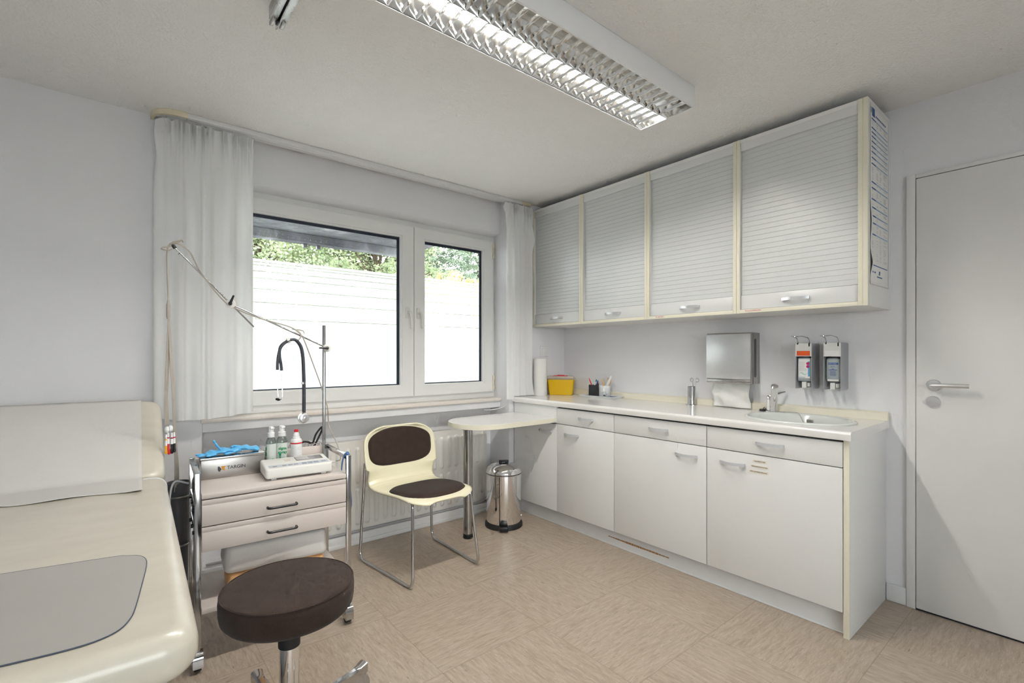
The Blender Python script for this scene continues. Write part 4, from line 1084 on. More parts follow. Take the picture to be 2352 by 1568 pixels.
# ECG recorder
t = thing('ecg_recorder', 'off white electronic recorder with display and grey keys on the trolley top', 'medical device', tl(.372, .042, SZ), TRA + R(-2), local=True)
def dev(pts):
    return pts
b = B().slab(.268, .172, .008, .050, .012, .008, 0, .086, 5, 3)
for v in b.bm.verts:
    if v.co.z > .03: v.co.z += .010 * v.co.y / .17; v.co.y += .002
b.box(-.11, -.09, .02, .04, 0, .012); b.box(.09, .11, .02, .04, 0, .012); b.box(-.11, -.09, .13, .15, 0, .012); b.box(.09, .11, .13, .15, 0, .012)
obj('device_case', b, 'device', t)
def topz(y): return .0502 + .010 * y / .17
def pad(b, x0, x1, y0, y1, h=.0006):
    b.loops([[(x0, y0, topz(y0)), (x1, y0, topz(y0)), (x1, y1, topz(y1)), (x0, y1, topz(y1))], [(x0, y0, topz(y0) + h), (x1, y0, topz(y0) + h), (x1, y1, topz(y1) + h), (x0, y1, topz(y1) + h)]])
k = B(); pad(k, -.118, .121, .016, .052); kp = obj('keypad', k, 'keypad', t, 0)
k = B(); pad(k, .0, .113, .088, .150, .0008); obj('display', k, 'screen', t, 0)
k = B(); pad(k, .004, .055, .098, .142, .0011); obj('display_panel', k, plain('display_pale', (.40, .39, .37, 1), .15, var=.1, nscale=60), t, 0)
k = B(); pad(k, -.045, -.02, .10, .13); obj('printed_mark', k, plain('faded_print', (.72, .63, .55, 1), .5), t, 0)
k = B()
for x in (-.095, -.058, -.035, -.012): pad(k, x - .008, x + .008, .026, .034, .0016)
obj('key', k, plain('dark_key', (.25, .24, .24, 1), .5), kp, 0)
k = B()
for x in (.022, .046, .070): pad(k, x - .009, x + .009, .020, .031, .0018); pad(k, x - .009, x + .009, .034, .045, .0018)
pad(k, .094, .110, .026, .042, .0018); obj('key', k, plain('blue_grey_key', (.30, .33, .42, 1), .5), kp, 0)
obj('plug', B().tube([(.134, .10, .028), (.160, .102, .029), (.172, .103, .029)], [.006, .0065, .004], 10), 'device', t)

def spray(x, y, r, label, printed):
    c = tl(x, y, SZ); t = thing('spray_bottle', label, 'bottle', c, group='clear spray bottles on the trolley')
    p = [(r * .9, 0), (r, .004), (r, .118), (r * .97, .128), (r * .80, .140), (r * .5, .147), (r * .48, .150)]
    obj('bottle_body', B().lathe(p, c, 'z', 28), 'clear', t)
    liq = obj('bottle_label', B().lathe([(r + .0004, .010), (r + .0005, .012), (r + .0005, .116), (r + .0004, .118)], c, 'z', 28, False, False), 'milky', t)
    obj('green_liquid', B().lathe([(r * .86, .006), (r * .9, .008), (r * .9, .05), (r * .86, .052)], c, 'z', 24), plain('green_gel', (.02, .38, .16, 1), .3, var=.05), t)
    cp = B().lathe([(r * .70, .147), (r * .72, .149), (r * .72, .166), (r * .6, .168), (r * .50, .169), (r * .50, .186), (r * .46, .194), (r * .2, .196)], c, 'z', 24)
    cp.box(c[0] - .006, c[0] + .012, c[1] - .016, c[1], c[2] + .184, c[2] + .194, .003); obj('spray_head', cp, 'white_pl', t)
    vd = Vector((-c.x, -c.y, 0)).normalized(); sd = Vector((-vd.y, vd.x, 0))
    f = Vector(c) + vd * (r + .0012)
    gr = B(); w2 = .0045
    for off in ((-.3,) if printed else (.35,)):
        ang = off; n2 = vd * math.cos(ang) + sd * math.sin(ang); s2 = Vector((-n2.y, n2.x, 0)); cc = Vector(c) + n2 * (r + .0008)
        gr.loops([[cc + s2 * w2 * a + Vector((0, 0, z)) for a in (-1, 1)] + [cc + s2 * w2 * a - n2 * .0004 + Vector((0, 0, z)) for a in (1, -1)] for z in (.012, .052 if not printed else .07)])
    obj('level_strip', gr, 'print_green', liq, 0)
    if printed:
        text('label_print', 'signa', .017, f + Vector((0, 0, .094)) + sd * .003, sd, (0, 0, 1), 'print_green', liq, bold=.0006)
        text('label_print', 'spray', .017, f + Vector((0, 0, .076)) + sd * .003, sd, (0, 0, 1), 'print_green', liq, bold=.0006)
        fp = B()
        for k in range(7): fp.loops([[f + sd * a + Vector((0, 0, z)) for a in (-.010 + .001 * k, .012)] + [f + sd * a - vd * .0004 + Vector((0, 0, z)) for a in (.012, -.010 + .001 * k)] for z in (.058 - k * .005, .0592 - k * .005)])
        obj('fine_print', fp, 'print_grey', liq, 0)
    else:
        sp_ = B(); n2 = vd * math.cos(-1.15) + sd * math.sin(-1.15); cc = Vector(c) + n2 * (r + .001); s2 = Vector((-n2.y, n2.x, 0))
        for z in (.096, .072): sp_.loops([[cc + s2 * .006 * math.cos(a) + Vector((0, 0, z + .010 * math.sin(a))) - n2 * e for a in [2 * PI * j / 16 for j in range(16)]] for e in (0, .0006)])
        obj('green_print', sp_, 'print_green', liq, 0)
spray(.300, .280, .0215, 'clear spray bottle turned sideways, nearest the gloves', 0)
spray(.346, .283, .0235, 'clear spray bottle with green lettering facing out', 1)
c = tl(.404, .262, SZ); t = thing('disinfectant_bottle', 'white bottle with red cap and red band on the trolley', 'bottle', c); r = .0255
obj('bottle_body', B().lathe([(r * .9, 0), (r, .003), (r, .118), (r * .93, .127), (r * .8, .131)], c, 'z', 28), 'white_pl', t)
obj('red_band', B().lathe([(r + .0004, .110), (r + .0005, .1105), (r + .0005, .1155), (r + .0004, .116)], c, 'z', 28, False, False), 'red', t)
obj('collar', B().lathe([(r * .80, .130), (r * .64, .132), (r * .64, .140), (r * .52, .142), (r * .52, .152), (r * .40, .158), (r * .36, .163)], c, 'z', 24), 'white_pl', t)
obj('cap', B().lathe([(r * .36, .1625), (r * .36, .174), (r * .30, .1755)], c, 'z', 20), 'red', t)
fp = B(); vd = Vector((-c.x, -c.y, 0)).normalized(); sd = Vector((-vd.y, vd.x, 0))
for k in range(24):
    z = .098 - k * .0034
    for a in [j * .11 - .85 for j in range(16)]:
        if rnd.random() < .62:
            n2 = vd * math.cos(a) + sd * math.sin(a); s2 = Vector((-n2.y, n2.x, 0)); cc = Vector(c) + n2 * (r + .0004)
            fp.loops([[cc + s2 * .0012 * e + Vector((0, 0, zz)) for e in (-1, 1)] + [cc + s2 * .0012 * e - n2 * .0004 + Vector((0, 0, zz)) for e in (1, -1)] for zz in (z, z + .0011)])
obj('fine_print', fp, 'print_grey', t, 0)

# wire basket with black cable behind the gallery
t = thing('wire_basket', 'small chrome wire basket hooked behind the trolley back edge', 'basket', tl(.47, TD + .03, .66)); b = B()
for z in (.700, .748):
    b.tube([tl(x, y, z) for x, y in ((.39, TD + .013), (.545, TD + .013), (.545, TD + .06), (.39, TD + .06))], .0016, 6, True)
for k in range(10):
    for y in (TD + .013, TD + .06): b.tube([tl(.39 + .155 * k / 9, y, .70), tl(.39 + .155 * k / 9, y, .748)], .0011, 5)
    b.tube([tl(.39 + .155 * k / 9, TD + .013, .70), tl(.39 + .155 * k / 9, TD + .06, .70)], .0011, 5)
for x in (.41, .53): b.tube(fillet([tl(x, TD + .013, .748), tl(x, TD + .004, .749), tl(x, TD - .006, .7455), tl(x, TD - .016, .742)], .004, 3), .0013, 6)
obj('basket_wire', b, 'chrome', t)
b = B(); pz = [tl(.44, TD + .035, .712), tl(.455, TD + .03, .755), tl(.48, TD + .03, .758), tl(.505, TD + .03, .748), tl(.52, TD + .028, .79), tl(.545, TD + .02, .825), tl(.550, TD + .022, .815), tl(.535, TD + .03, .775), tl(.515, TD + .033, .735), tl(.50, TD + .035, .712)]
b.tube(smooth_path(pz, 6), .0048, 10)
tag(obj('black_cable', b, 'rubber', org=tl(.49, TD + .03, .71)), 'coiled black cable standing up from the wire basket beside the pole', 'cable')

# cushions on the lower shelf
b = B().slab(.385, .22, .322, .432, .03, .020, 0, 0, 5, 4)
for v in b.bm.verts:
    f = (v.co.y + .1) / .2; v.co.z -= (v.co.z - .322) * .10 * max(0, .35 - f) ; v.co.x *= 1 + .02 * math.sin(v.co.z * 40)
c = tl(.288, .135, 0); b.bm.transform(Matrix.Translation((c.x, c.y, 0)) @ Matrix.Rotation(TRA - R(2), 4, 'Z'))
tag(obj('foam_cushion', b, 'foam', org=(c.x, c.y, .322), smooth=60), 'white foam cushion on the lower shelf of the trolley', 'cushion')
b = B().slab(.365, .205, .2345, .3215, .02, .014, 0, 0, 4, 3); b.bm.transform(Matrix.Translation((c.x, c.y, 0)) @ Matrix.Rotation(TRA - R(2), 4, 'Z'))
tag(obj('foam_pad', b, 'orange_folder', org=(c.x, c.y, .2345), smooth=50), 'orange pad under the white foam cushion on the trolley shelf', 'pad')

# pole with jointed boom
PX, PY_ = tl(TW - .018, TD - .03, 0)[:2]
JA, JB, TIP, STUB = Vector((PX + .012, PY_ - .014, 1.222)), Vector((.397, 2.445, 1.414)), Vector((.186, 2.415, 1.634)), Vector((.490, 2.455, 1.316))
t = thing('cable_stand', 'chrome pole with a jointed boom arm reaching over the couch', 'stand', (PX, PY_, SZ))
obj('pole', B().lathe([(.0085, SZ), (.0085, 1.330), (.0075, 1.334)], (PX, PY_, 0), 'z', 18), 'chrome_soft', t)
la = obj('lower_arm', B().rod(JA, JB + (JB - JA).normalized() * .012, .0042, 12), 'chrome_soft', t)
ua = obj('upper_arm', B().rod(STUB, TIP, .0038, 12), 'chrome_soft', t)
vd = Vector((-.3, -.95, 0)).normalized()
def clamp(c, lever):
    b = B(); b.tube([c - vd * .008, c - vd * .0075, c + vd * .0105, c + vd * .0115], [.018, .0195, .0195, .018], 26); o = obj('clamp_disc', b, 'device', t)
    k = B(); k.tube([c + vd * .0115, c + vd * .023], [.008, .007], 14); e = c + vd * .019; k.tube([e, e + lever * .5, e + lever], [.0065, .005, .004], 10); obj('clamp_lever', k, 'black', o)
clamp(JA + vd * .004, Vector((-.040, .0, .0))); clamp(JB + vd * .002, Vector((.014, 0, .036)))
b = B(); b.tube([TIP + Vector((.006, 0, -.008)), TIP + Vector((-.004, 0, .006))], .007, 10); b.tube([TIP + Vector((.02, .002, -.028)), TIP + Vector((.019, .002, -.0265))], .0052, 10); obj('end_clip', b, 'black', ua)
b = B(); b.tube(smooth_path([TIP + Vector((-.006, 0, .004)), TIP + Vector((-.016, -.008, -.006)), TIP + Vector((-.036, -.012, -.012)), TIP + Vector((-.040, -.018, -.020)), TIP + Vector((-.020, -.028, -.024)), TIP + Vector((-.006, -.024, -.016))], 6), .0030, 8)
b.tube([TIP + Vector((-.004, 0, .004)), TIP + Vector((.001, 0, .014)), TIP + Vector((.030, .004, .030)), TIP + Vector((.032, .004, .022))], [.006, .007, .0035, .003], 8); obj('cable_hook', b, 'cable', ua)
HK = JA.lerp(JB, .31)
b = B(); b.tube(smooth_path([HK + Vector((-.034, 0, .030)), HK + Vector((-.020, -.004, .026)), HK + Vector((.0, -.008, .012)), HK + Vector((.0, -.012, -.010)), HK + Vector((-.018, -.020, -.028))], 6), .0030, 8)
b.tube(smooth_path([HK + Vector((-.002, -.008, .010)), HK + Vector((-.014, -.006, .026)), HK + Vector((.012, -.006, .022)), HK + Vector((.020, -.006, .010))], 6), .0026, 8); obj('cable_hook', b, 'cable', la)

# stethoscope hanging from the hook
SH = HK + Vector((-.010, -.018, -.022))
t = thing('stethoscope', 'dark grey double tube stethoscope hanging from the boom arm', 'stethoscope', SH)
def sv(dx, dz, dy=0): return Vector((SH.x + dx, SH.y + dy, SH.z + dz))
M['steth'] = plain('stethoscope_tube', (.045, .05, .065, 1), .35, var=.08)
for k, dy in ((0, -.006), (1, .006)):
    pth = [sv(.024, -.345, dy), sv(.024, -.22, dy), sv(.022, -.13, dy), sv(.018, -.07, dy), sv(.008, -.028, dy), sv(-.016, -.0, dy), sv(-.048, -.006, dy), sv(-.078, -.033, dy), sv(-.090 + .008 * k, -.075, dy), sv(-.094 + .018 * k, -.115, dy), sv(-.094 + .021 * k, -.140 - .004 * k, dy)]
    obj('tube', B().tube(smooth_path(pth, 7), .0066, 12), 'steth', t)
    e0 = pth[-1]; obj('ear_tube', B().tube(smooth_path([e0, e0 + Vector((.001, 0, -.055)), e0 + Vector((.001 + .002 * k, -.002, -.105)), e0 + Vector((.003 - .003 * k, -.004, -.128)), e0 + Vector((.004 - .014 * k, -.012, -.134))], 6), .0022, 8), 'chrome', t)
    obj('ear_tip', B().tube([e0 + Vector((.004 - .014 * k, -.012, -.134)), e0 + Vector((-.008 - .012 * k, -.016, -.133)), e0 + Vector((-.012 - .012 * k, -.016, -.132))], [.0035, .0058, .003], 10), 'black', t)
cb = B(); cb.tube([sv(.024, -.200), sv(.024, -.210)], .0125, 12); cb.tube([sv(-.052, -.006), sv(-.040, -.002)], .0125, 12); obj('tube_clip', cb, 'white_pl', t)
cb = B(); cc = sv(.024, -.372, 0); vv = Vector((.1, -1, .05)).normalized()
cb.tube([sv(.024, -.343), sv(.024, -.355)], [.009, .005], 12); cb.tube([cc + vv * .012, cc + vv * .010, cc + vv * .002, cc - vv * .002, cc - vv * .009, cc - vv * .012], [.016, .021, .0215, .011, .025, .025], 30); cb.tube([cc + vv * .0122, cc + vv * .0135], [.006, .004], 12)
obj('chest_piece', cb, 'alu', t)

# ECG patient cable: recorder - boom - yoke - electrode leads
t = thing('patient_cable', 'beige patient cable looped over the boom arm with coloured electrode clips', 'cable', (.174, 2.40, .80))
hx, hy = TIP.x - .012, TIP.y - .006
def w(x, y, z): return Vector((x, y, z))
mid1 = TIP.lerp(JB, .45); mid2 = JB.lerp(JA, .28)
rec = tl(.372 + .172, .042 + .10, SZ + .029)
main = [rec + Vector((0, 0, 0)), tl(TW - .004 + .02, .16, .70), tl(TW + .022, .24, .76), tl(TW + .018, TD + .01, .83), w(PX + .020, PY_ + .012, .93), w(PX - .012, PY_ + .012, 1.04), w(PX - .045, PY_ + .006, 1.13), w(HK.x + .018, HK.y - .004, HK.z - .02), w(HK.x - .008, HK.y - .009, HK.z + .013), w(HK.x - .05, HK.y - .006, HK.z + .040), w(mid2.x, mid2.y - .008, mid2.z - .006), w(JB.x + .02, JB.y - .012, JB.z - .022), w(JB.x - .03, JB.y - .010, JB.z + .012), w(mid1.x + .004, mid1.y - .008, mid1.z - .004), w(TIP.x + .055, TIP.y - .004, TIP.z - .018), w(TIP.x + .014, TIP.y - .003, TIP.z + .013), w(TIP.x - .012, TIP.y - .006, TIP.z + .006), w(hx - .010, hy, 1.60), w(hx - .008, hy, 1.50), w(hx - .006, hy - .002, 1.41)]
obj('main_cable', B().tube(smooth_path(main, 7), .0030, 8), 'cable', t)
yk = B(); yk.tube([w(hx - .006, hy - .002, 1.412), w(hx - .006, hy - .002, 1.400), w(hx - .006, hy - .002, 1.392), w(hx - .006, hy - .002, 1.345), w(hx - .006, hy - .002, 1.334)], [.004, .005, .0075, .0075, .005], 12); obj('yoke', yk, 'cable', t)
tops = w(hx - .006, hy - .002, 1.336)
def lead(name, pts, r=.0020): return obj(name, B().tube(smooth_path(pts, 7), r, 7), 'cable', t)
for k in range(4): lead('lead', [tops + Vector((.001 * k, 0, 0)), w(hx - .012 + .003 * k, hy + .002 * k, 1.18), w(hx - .017 + .003 * k, hy + .002 * k, 1.02), w(hx - .016 + .004 * k, hy, .905)])
for k in range(5):
    lead('lead', [tops + Vector((.001 * k, 0, 0)), w(hx + .000 + .002 * k, hy + .002 * k, 1.18), w(hx + .009 + .002 * k, hy + .003 * k, 1.0), w(hx + .014 + .002 * k, hy + .02 + .003 * k, .86), w(hx + .022 + .003 * k, hy + .07, .72), w(hx + .024 + .004 * k, hy + .115 + .004 * k, .60)])
wb = B()
for dx, dz in ((-.010, .886), (.001, .889)): wb.sphere((hx + dx, hy - .006, dz), .0105, .9, .9, 1.3, 12)
obj('white_connector', wb, 'white_pl', t)
for dx, dz, mm, nm, ln in ((-.014, .855, 'yellow_tip', 'yellow electrode clip', .072), (-.007, .862, 'red', 'red electrode clip', .082), (.005, .860, 'black', 'black electrode clip', .078), (.013, .862, 'rubber', 'dark electrode clip', .076)):
    x = hx + dx; yy = hy - .012; z = dz
    a = obj('electrode_clip', B().tube([w(x, yy, z + .012), w(x, yy, z - .02), w(x, yy, z - .033)], [.0032, .0046, .0052], 10), 'white_pl', t)
    a['label'] = nm
    obj('coloured_tip', B().tube([w(x, yy, z - .031), w(x, yy, z - .05), w(x + (.003 if mm == 'red' else 0), yy, z - ln + .012), w(x + (.003 if mm == 'red' else 0), yy, z - ln + .006)], [.0050, .0046, .0062, .004], 10), mm, a)
    obj('ring_mark', B().tube([w(x, yy, z - .006), w(x, yy, z - .011)], [.0045, .0049], 10), 'print_red' if mm != 'yellow_tip' else 'yellow_tip', a)

# cable bin between couch and trolley
HBX, HBY = .214, 2.560
t = thing('cable_bin', 'dark grey round bin for the cables between couch and trolley', 'bin', (HBX, HBY, .20))
obj('bin_body', B().lathe([(.034, .205), (.036, .20), (.041, .60), (.044, .62), (.044, .634), (.041, .634), (.038, .60), (.033, .215), (.001, .214)], (HBX, HBY, 0), 'z', 32, True, False), 'mid_grey', t)
rg = B()
for z in (.575, .365): rg.tube([(HBX + .0455 * math.cos(a), HBY + .0455 * math.sin(a), z) for a in [2 * PI * k / 28 for k in range(28)]], .0045, 8, True)
for z in (.575, .365): rg.tube([(HBX + .044, HBY - .012, z), tl(-.002, TD + .012, z)], .004, 8)
obj('ring_bracket', rg, 'steel_box', t)
tag(obj('grey_cord', B().tube(smooth_path([tl(-.011, TD - .02, .64), w(.195, 2.49, .650), w(.176, 2.455, .59), w(.176, 2.44, .50), w(.188, 2.44, .40), w(.198, 2.45, .26)], 7), .0042, 8), 'panel_grey', org=(.18, 2.47, .3)), 'grey cord arching from the trolley down beside the dark bin', 'cord')

# blue strap on the right front post
b = B(); A_ = tl(TW, -.001, 0)
def bx(x, y, z): return tl(x, y, z)
def band(pts, w_):
    p = smooth_path(pts, 7); lo = []; n = len(p)
    for i, c_ in enumerate(p):
        d = (p[min(i + 1, n - 1)] - p[max(i - 1, 0)]).normalized(); s_ = d.cross(Vector((.9, -.3, .3))).normalized(); u_ = s_.cross(d); ww = w_ * (1 - .5 * (i / (n - 1)) ** 3)
        lo.append([c_ + s_ * ww * a + u_ * .0022 * e for a, e in ((-1, -1), (1, -1), (1, 1), (-1, 1))])
    bq = B(); bq.loops(lo); return bq
b.join(band([bx(TW - .020, .030, .675), bx(TW - .018, .026, .71), bx(TW - .012, .022, .738), bx(TW - .002, .018, .7475), bx(TW + .010, .020, .744), bx(TW + .0135, .022, .70), bx(TW + .015, .024, .62), bx(TW + .020, .024, .56), bx(TW + .021, .022, .52), bx(TW + .0145, .020, .48)], .008))
tag(obj('strap', b, 'strap', org=bx(TW, .02, .60)), 'blue strap hung over the right front post of the trolley', 'strap')

# ------------------------------------------------------------------ sled-base chair
t = thing('chair', 'cream plastic chair with brown pads on a chrome sled frame', 'chair', (1.357, 2.480, 0), R(3.2), local=True)
PR = []
for k in range(13):                       # rounded front of the seat
    q_ = 1 - k / 12; q_ = 1 - (1 - q_) ** 1.6; y_ = -.150 - .118 * q_; PR.append((y_, .4455 - .026 * q_ ** 2.6, .212 * (1 - (.93 * q_) ** 3.2) ** (1 / 2.4)))
PR += [(-.10, .4445, .2125), (-.05, .441, .2125), (.0, .4365, .2125), (.05, .4325, .2135), (.10, .430, .215), (.145, .430, .2165), (.178, .4345, .2175), (.202, .446, .218), (.215, .463, .2185), (.222, .487, .219), (.227, .510, .220), (.230, .522, .222), (.232, .527, .2355), (.238, .550, .238), (.246, .585, .240), (.254, .630, .2395)]
for k in range(12):
    q_ = (k + 1) / 12; q_ = 1 - (1 - q_) ** 1.5; z_ = .630 + .130 * q_; PR.append((.254 + .022 * q_, z_, .2395 * (1 - (.94 * q_) ** 3.4) ** (1 / 2.3)))
PL = [0]
for a_, c_ in zip(PR, PR[1:]): PL.append(PL[-1] + max(.0015, math.hypot(c_[0] - a_[0], c_[1] - a_[1])))
PL = [v / PL[-1] for v in PL]
def shell_pt(u, v):
    v = max(0, min(1, v)); i = max(k for k in range(len(PR) - 1) if PL[k] <= v); f = (v - PL[i]) / (PL[i + 1] - PL[i])
    y = PR[i][0] * (1 - f) + PR[i + 1][0] * f; z = PR[i][1] * (1 - f) + PR[i + 1][1] * f; w_ = PR[i][2] * (1 - f) + PR[i + 1][2] * f
    back = max(0, min(1, (z - .455) / .08)); back = back * back * (3 - 2 * back); seat = max(0, min(1, (.50 - z) / .04))
    z -= seat * .012 * abs(u) ** 5
    y += -.036 * back * u * u
    return Vector((u * w_, y, z))
b = B(); b.grid([[shell_pt(-1 + 2 * i / 36, v_) for i in range(37)] for v_ in sorted(set([round(j / 110, 5) for j in range(111)] + [round(v, 5) for v in PL]))])
sh = obj('shell', b, 'chair_shell', t, 60); sm = sh.modifiers.new('thick', 'SOLIDIFY'); sm.thickness = .009; sm.offset = 0
def YV(y):
    return next(PL[k] + (PL[k + 1] - PL[k]) * (y - PR[k][0]) / (PR[k + 1][0] - PR[k][0]) for k in range(len(PR) - 1) if PR[k][0] <= y <= PR[k + 1][0])
def ZV(z):
    return next(PL[k] + (PL[k + 1] - PL[k]) * (z - PR[k][1]) / (PR[k + 1][1] - PR[k][1]) for k in range(22, len(PR) - 1) if PR[k][1] <= z <= PR[k + 1][1])
def pad_mesh(vc, vh, uh, th, ex, shift=0, usk=0):
    b = B(); rings = []; NR = 14; NA = 56
    def prm(r, a):
        ca, sa = math.cos(a), math.sin(a); s = (abs(ca) ** ex + abs(sa) ** ex) ** (-1 / ex)
        u = uh * r * s * ca; v = vc + vh * r * s * sa
        return u * (1 + usk * (v - vc) / vh), v
    def P(r, a, h):
        u, v = prm(r, a); p = shell_pt(u, v); e = 1e-3
        n = (shell_pt(u + e, v) - p).cross(shell_pt(u, min(1, v + e)) - p); n.normalize()
        return p + n * h
    for i in range(1, NR + 1):
        r = i / NR; h = .0045 + th * (1 - r ** 7) ** .5; rings.append([P(r, 2 * PI * k / NA, h) for k in range(NA)])
    rings.append([P(1, 2 * PI * k / NA, .0015) for k in range(NA)])
    b.loops(rings, True, False); return b
obj('seat_pad', pad_mesh((YV(-.243) + YV(.085)) / 2, (YV(.085) - YV(-.243)) / 2, .92, .014, 3.4, 0, .02), 'brown', t, 70)
obj('back_pad', pad_mesh((ZV(.528) + ZV(.748)) / 2, (ZV(.748) - ZV(.528)) / 2, .89, .012, 3.5, 0, .02), 'brown', t, 70)
for s_ in (-1, 1):
    pts = [(s_ * .150, -.13, .421), (s_ * .186, -.220, .418), (s_ * .213, -.268, .0085), (s_ * .246, .262, .0085), (s_ * .2235, .246, .52), (s_ * .2225, .244, .56)]
    obj('sled_frame', B().tube(fillet(pts, [.02, .055, .06, .1], 8), .0082, 14), 'chrome_soft', t)
obj('under_bar', B().tube([(-.150, -.13, .421), (.150, -.13, .421)], .0075, 10), 'chrome_soft', t)

# ------------------------------------------------------------------ stool
SX, SY = .408, 1.560
t = thing('stool', 'round brown upholstered stool on a chrome column with castors', 'stool', (SX, SY, 0), 0, local=True)
SR = .186
obj('seat', B().lathe([(.10, .412), (.150, .4125), (.172, .419), (.183, .432), (SR, .450), (SR + .001, .478), (SR - .001, .494), (SR - .004, .4985), (SR - .008, .5005), (.17, .5025), (.12, .5065), (.06, .5085), (.001, .509)], (0, 0, 0), 'z', 72, True, True), 'brown', t, 50)
obj('piping', B().tube([((SR - .003) * math.cos(2 * PI * k / 72), (SR - .003) * math.sin(2 * PI * k / 72), .4985) for k in range(72)], .0024, 6, True), 'brown', t, 60)
obj('seat_plate', B().lathe([(.06, .404), (.10, .408), (.10, .4119)], (0, 0, 0), 'z', 32), 'black', t)
obj('collar', B().lathe([(.0305, .312), (.031, .314), (.031, .385), (.0335, .388), (.034, .4035)], (0, 0, 0), 'z', 36), 'rubber', t)
obj('column', B().lathe([(.0275, .10), (.028, .102), (.028, .3118)], (0, 0, 0), 'z', 48), 'chrome', t)
obj('hub', B().lathe([(.035, .062), (.040, .066), (.040, .104), (.034, .110)], (0, 0, 0), 'z', 36), 'chrome', t)
for k in range(5):
    a = R(23 + 72 * k); m4 = Matrix.Rotation(a, 4, 'Z'); b = B(); lo = []
    for f in [i / 10 for i in range(11)]:
        x = .036 + .272 * f; zt = .104 - .022 * f + .012 * max(0, (f - .85) / .15); hh = .038 - .004 * f; ww = .0145 - .003 * math.sin(PI * min(1, f * 1.1)) + .004 * max(0, (f - .85) / .15)
        lo.append([(x, -ww, zt - hh), (x, ww, zt - hh), (x, ww, zt - .006), (x, ww * .55, zt), (x, -ww * .55, zt), (x, -ww, zt - .006)])
    b.loops(lo); b.bm.transform(m4); ar = obj('base_arm', b, 'chrome_soft', t, 40)
    c = B(); c.tube([(.296, 0, .052), (.296, 0, .064)], .006, 10)
    prof = [(.014 - .033 * math.cos(a2), .028 + .033 * math.sin(a2)) for a2 in [PI * j / 14 for j in range(15)]]
    c.prism([(-.017, .018)] + prof + [(.041, .018)], -.020, .020, 'x')
    cm = Matrix.Translation((.303, 0, 0)) @ Matrix.Rotation(R(60 + 50 * k), 4, 'Z'); wv = B().lathe([(.019, -.015), (.0215, -.013), (.0215, .013), (.019, .015)], (0, .012, .0216), 'x', 24)
    for q_ in (c, wv): pass
    c2 = B(); c2.tube([(.300, 0, .050), (.300, 0, .066)], .006, 10); c3 = B(); c3.prism([(-.019, .018)] + prof + [(.047, .018)], -.019, .019, 'x'); c2.join(c3, cm); c2.bm.transform(m4); c.bm.free()
    co = obj('caster', c2, 'chrome_soft', t, 40)
    wv.bm.transform(m4 @ cm); obj('wheel', wv, 'rubber', co)

# ------------------------------------------------------------------ examination couch
CO = (.112, .952); CA = -math.atan(.030); CL, CWD, CZ0, CZ1 = 1.312, .65, .648, .733
t = thing('examination_couch', 'cream upholstered examination couch with raised head end', 'couch', (*CO, 0), CA, local=True)
def cl(x, y, z=0): return Vector((CO[0] + x * math.cos(CA) - y * math.sin(CA), CO[1] + x * math.sin(CA) + y * math.cos(CA), z))
def cinv(p):
    dx, dy = p[0] - CO[0], p[1] - CO[1]; return (dx * math.cos(CA) + dy * math.sin(CA), -dx * math.sin(CA) + dy * math.cos(CA))
b = B().slab(CWD, CL, CZ0, CZ1, .055, .036, -CWD / 2, CL / 2, 8, 6); fp_ = obj('foot_pad', b, 'couch', t, 70)
HA = R(26.5); HL = .575
b = B().slab(CWD, HL, CZ0 - CZ1, 0, .055, .034, -CWD / 2, HL / 2, 8, 6)
hm = Matrix.Translation((0, CL + .003, CZ1 - .002)) @ Matrix.Rotation(HA, 4, 'X'); b.bm.transform(hm); obj('head_pad', b, 'couch', t, 70)
b = B(); b.box(-CWD + .05, -.045, .055, CL + .1, .06, CZ0 - .0005, .004); b.box(-CWD + .09, -.085, .10, CL + .05, 0, .0598); obj('base', b, 'panel_grey', t)
stp = B(); ps_ = smooth_path([(-.070, CL - .044, CZ1 + .0012), (-.045, CL - .044, CZ1 + .0012), (-.030, CL - .044, CZ1 + .0006), (-.012, CL - .044, CZ1 - .0085), (-.001, CL - .044, CZ1 - .026), (.0012, CL - .044, CZ1 - .042), (.0005, CL - .044, CZ1 - .058)], 5)
lo = []
for i_, p_ in enumerate(ps_):
    d_ = (ps_[min(i_ + 1, len(ps_) - 1)] - ps_[max(i_ - 1, 0)]).normalized(); n_ = Vector((0, 1, 0)).cross(d_) * -1
    if n_.x + n_.z < 0: n_ = -n_
    lo.append([p_ + Vector((0, a_ * .0065, 0)) + n_ * h_ for a_, h_ in ((-1, -.0006), (1, -.0006), (1, .0014), (-1, .0014))])
stp.loops(lo); obj('elastic_band', stp, 'white_pl', t)
# paper sheet over the head end, falling a little past the hinge
rows = []
lowe = lambda x: CL - .232 + .012 * max(0, (-.03 - x)) / .1 + .012 * math.sin(x * 22)
NXP, NYP = 40, 48
for j in range(NYP + 1):
    row = []
    for i in range(NXP + 1):
        x = -.58 + (.58 - .073) * i / NXP
        s0 = lowe(x); tot = (CL - s0) + HL - .012; s = s0 + tot * j / NYP
        if s < CL:
            z = CZ1 + .0015 + .0015 * (math.sin(x * 30 + s * 9) + 1) * (CL - s) / .23 + max(0, 1 - (s - s0) / .045) ** 2 * (.001 + .008 * max(0, math.sin(x * 11 + 1.2))); p = Vector((x, s, z))
        else:
            p = hm @ Vector((x, s - CL, .0035)); 
        row.append(p)
    rows.append(row)
b = B(); b.grid(rows); b.bm.transform(Matrix.Translation((CO[0], CO[1], 0)) @ Matrix.Rotation(CA, 4, 'Z'))
o = obj('paper_sheet', b, 'sheet', org=cl(-.3, CL, CZ1), smooth=60); md = o.modifiers.new('t', 'SOLIDIFY'); md.thickness = .0006; md.offset = 1
tag(o, 'white paper sheet covering the head end of the couch', 'paper sheet')
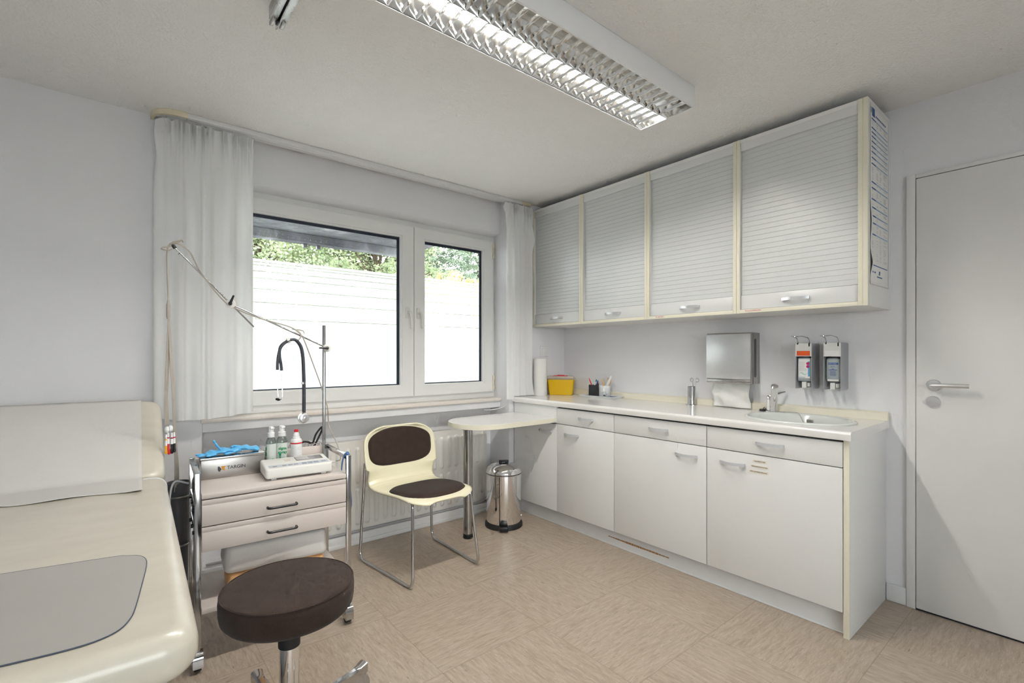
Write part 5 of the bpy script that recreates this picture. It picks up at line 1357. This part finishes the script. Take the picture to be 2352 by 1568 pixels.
mp = [(-.53, 1.485), (-.184, 1.448), (-.01, 1.413), (.02, 1.400), (.042, 1.383), (.053, 1.352), (.052, 1.30), (.041, 1.204), (.028, 1.10), (.020, 1.062), (.006, 1.032), (-.018, 1.016), (-.053, 1.012), (-.12, 1.020), (-.30, 1.050), (-.53, 1.090)]
sp_ = [tuple(p)[:2] for p in smooth_path([(*p, 0) for p in mp[1:15]], 4)]; mp2 = [mp[0]] + sp_ + [mp[15]]
b = B().prism(mp2, CZ1 + .0004, CZ1 + .0024); mo = thing('plastic_mat', 'grey translucent plastic mat lying on the foot end of the couch', 'mat', (-.2, 1.2, CZ1))
obj('sheet', b, 'foil', mo, 20)
obj('edge_line', B().tube([(x, y, CZ1 + .0016) for x, y in sp_], .0012, 6), plain('mat_edge', (.06, .075, .11, 1), .4), mo)
# ------------------------------------------------------------------ light and camera
wd = bpy.data.worlds.new('daylight'); S.world = wd; wd.use_nodes = True
wn_, wl_ = wd.node_tree.nodes, wd.node_tree.links; bg = wn_['Background']
tc = wn_.new('ShaderNodeTexCoord'); sp = wn_.new('ShaderNodeSeparateXYZ'); rp = wn_.new('ShaderNodeValToRGB')
wl_.new(tc.outputs['Generated'], sp.inputs[0]); wl_.new(sp.outputs[2], rp.inputs[0])
rp.color_ramp.elements[0].color = (1, 1, 1, 1); rp.color_ramp.elements[1].color = (.80, .90, 1, 1)
wl_.new(rp.outputs[0], bg.inputs[0]); bg.inputs[1].default_value = 10.0

def portal(name, cx, cy, cz, sx, sz, ry):
    l = bpy.data.lights.new(name, 'AREA'); l.shape = 'RECTANGLE'; l.size = sx; l.size_y = sz; l.cycles.is_portal = True
    o = bpy.data.objects.new(name, l); C.objects.link(o); o.location = (cx, cy, cz); o.rotation_euler = (R(90), 0, ry)
portal('daylight_portal', 1.35, 3.245, 1.48, 1.95, 1.30, R(180))
portal('daylight_portal', (FILL_WIN[0] + FILL_WIN[1]) / 2, YB - .14, 1.5, FILL_WIN[1] - FILL_WIN[0], FILL_WIN[3] - FILL_WIN[2], 0)  # sky fill through the opening added behind the camera
cd = bpy.data.cameras.new('camera'); cam = bpy.data.objects.new('camera', cd); C.objects.link(cam)
cd.sensor_fit = 'HORIZONTAL'; cd.sensor_width = 36; cd.lens = 36 * 1112 / 2352; cd.shift_y = 30 / 2352; cd.clip_start = .05
cam.location = (0, 0, 1.19); cam.rotation_euler = (PI / 2, 0, -.687)
S.camera = cam
S.view_settings.view_transform = 'Standard'; S.view_settings.look = 'None'; S.view_settings.gamma = 1
S.view_settings.use_curve_mapping = False; S.view_settings.exposure = -0.03
cy = S.cycles; cy.use_denoising = True; cy.max_bounces = 7; cy.diffuse_bounces = 4; cy.glossy_bounces = 5
cy.transparent_max_bounces = 10; cy.sample_clamp_indirect = 8; cy.use_adaptive_sampling = True; cy.time_limit = 900; cy.adaptive_threshold = .12; cy.adaptive_min_samples = 12
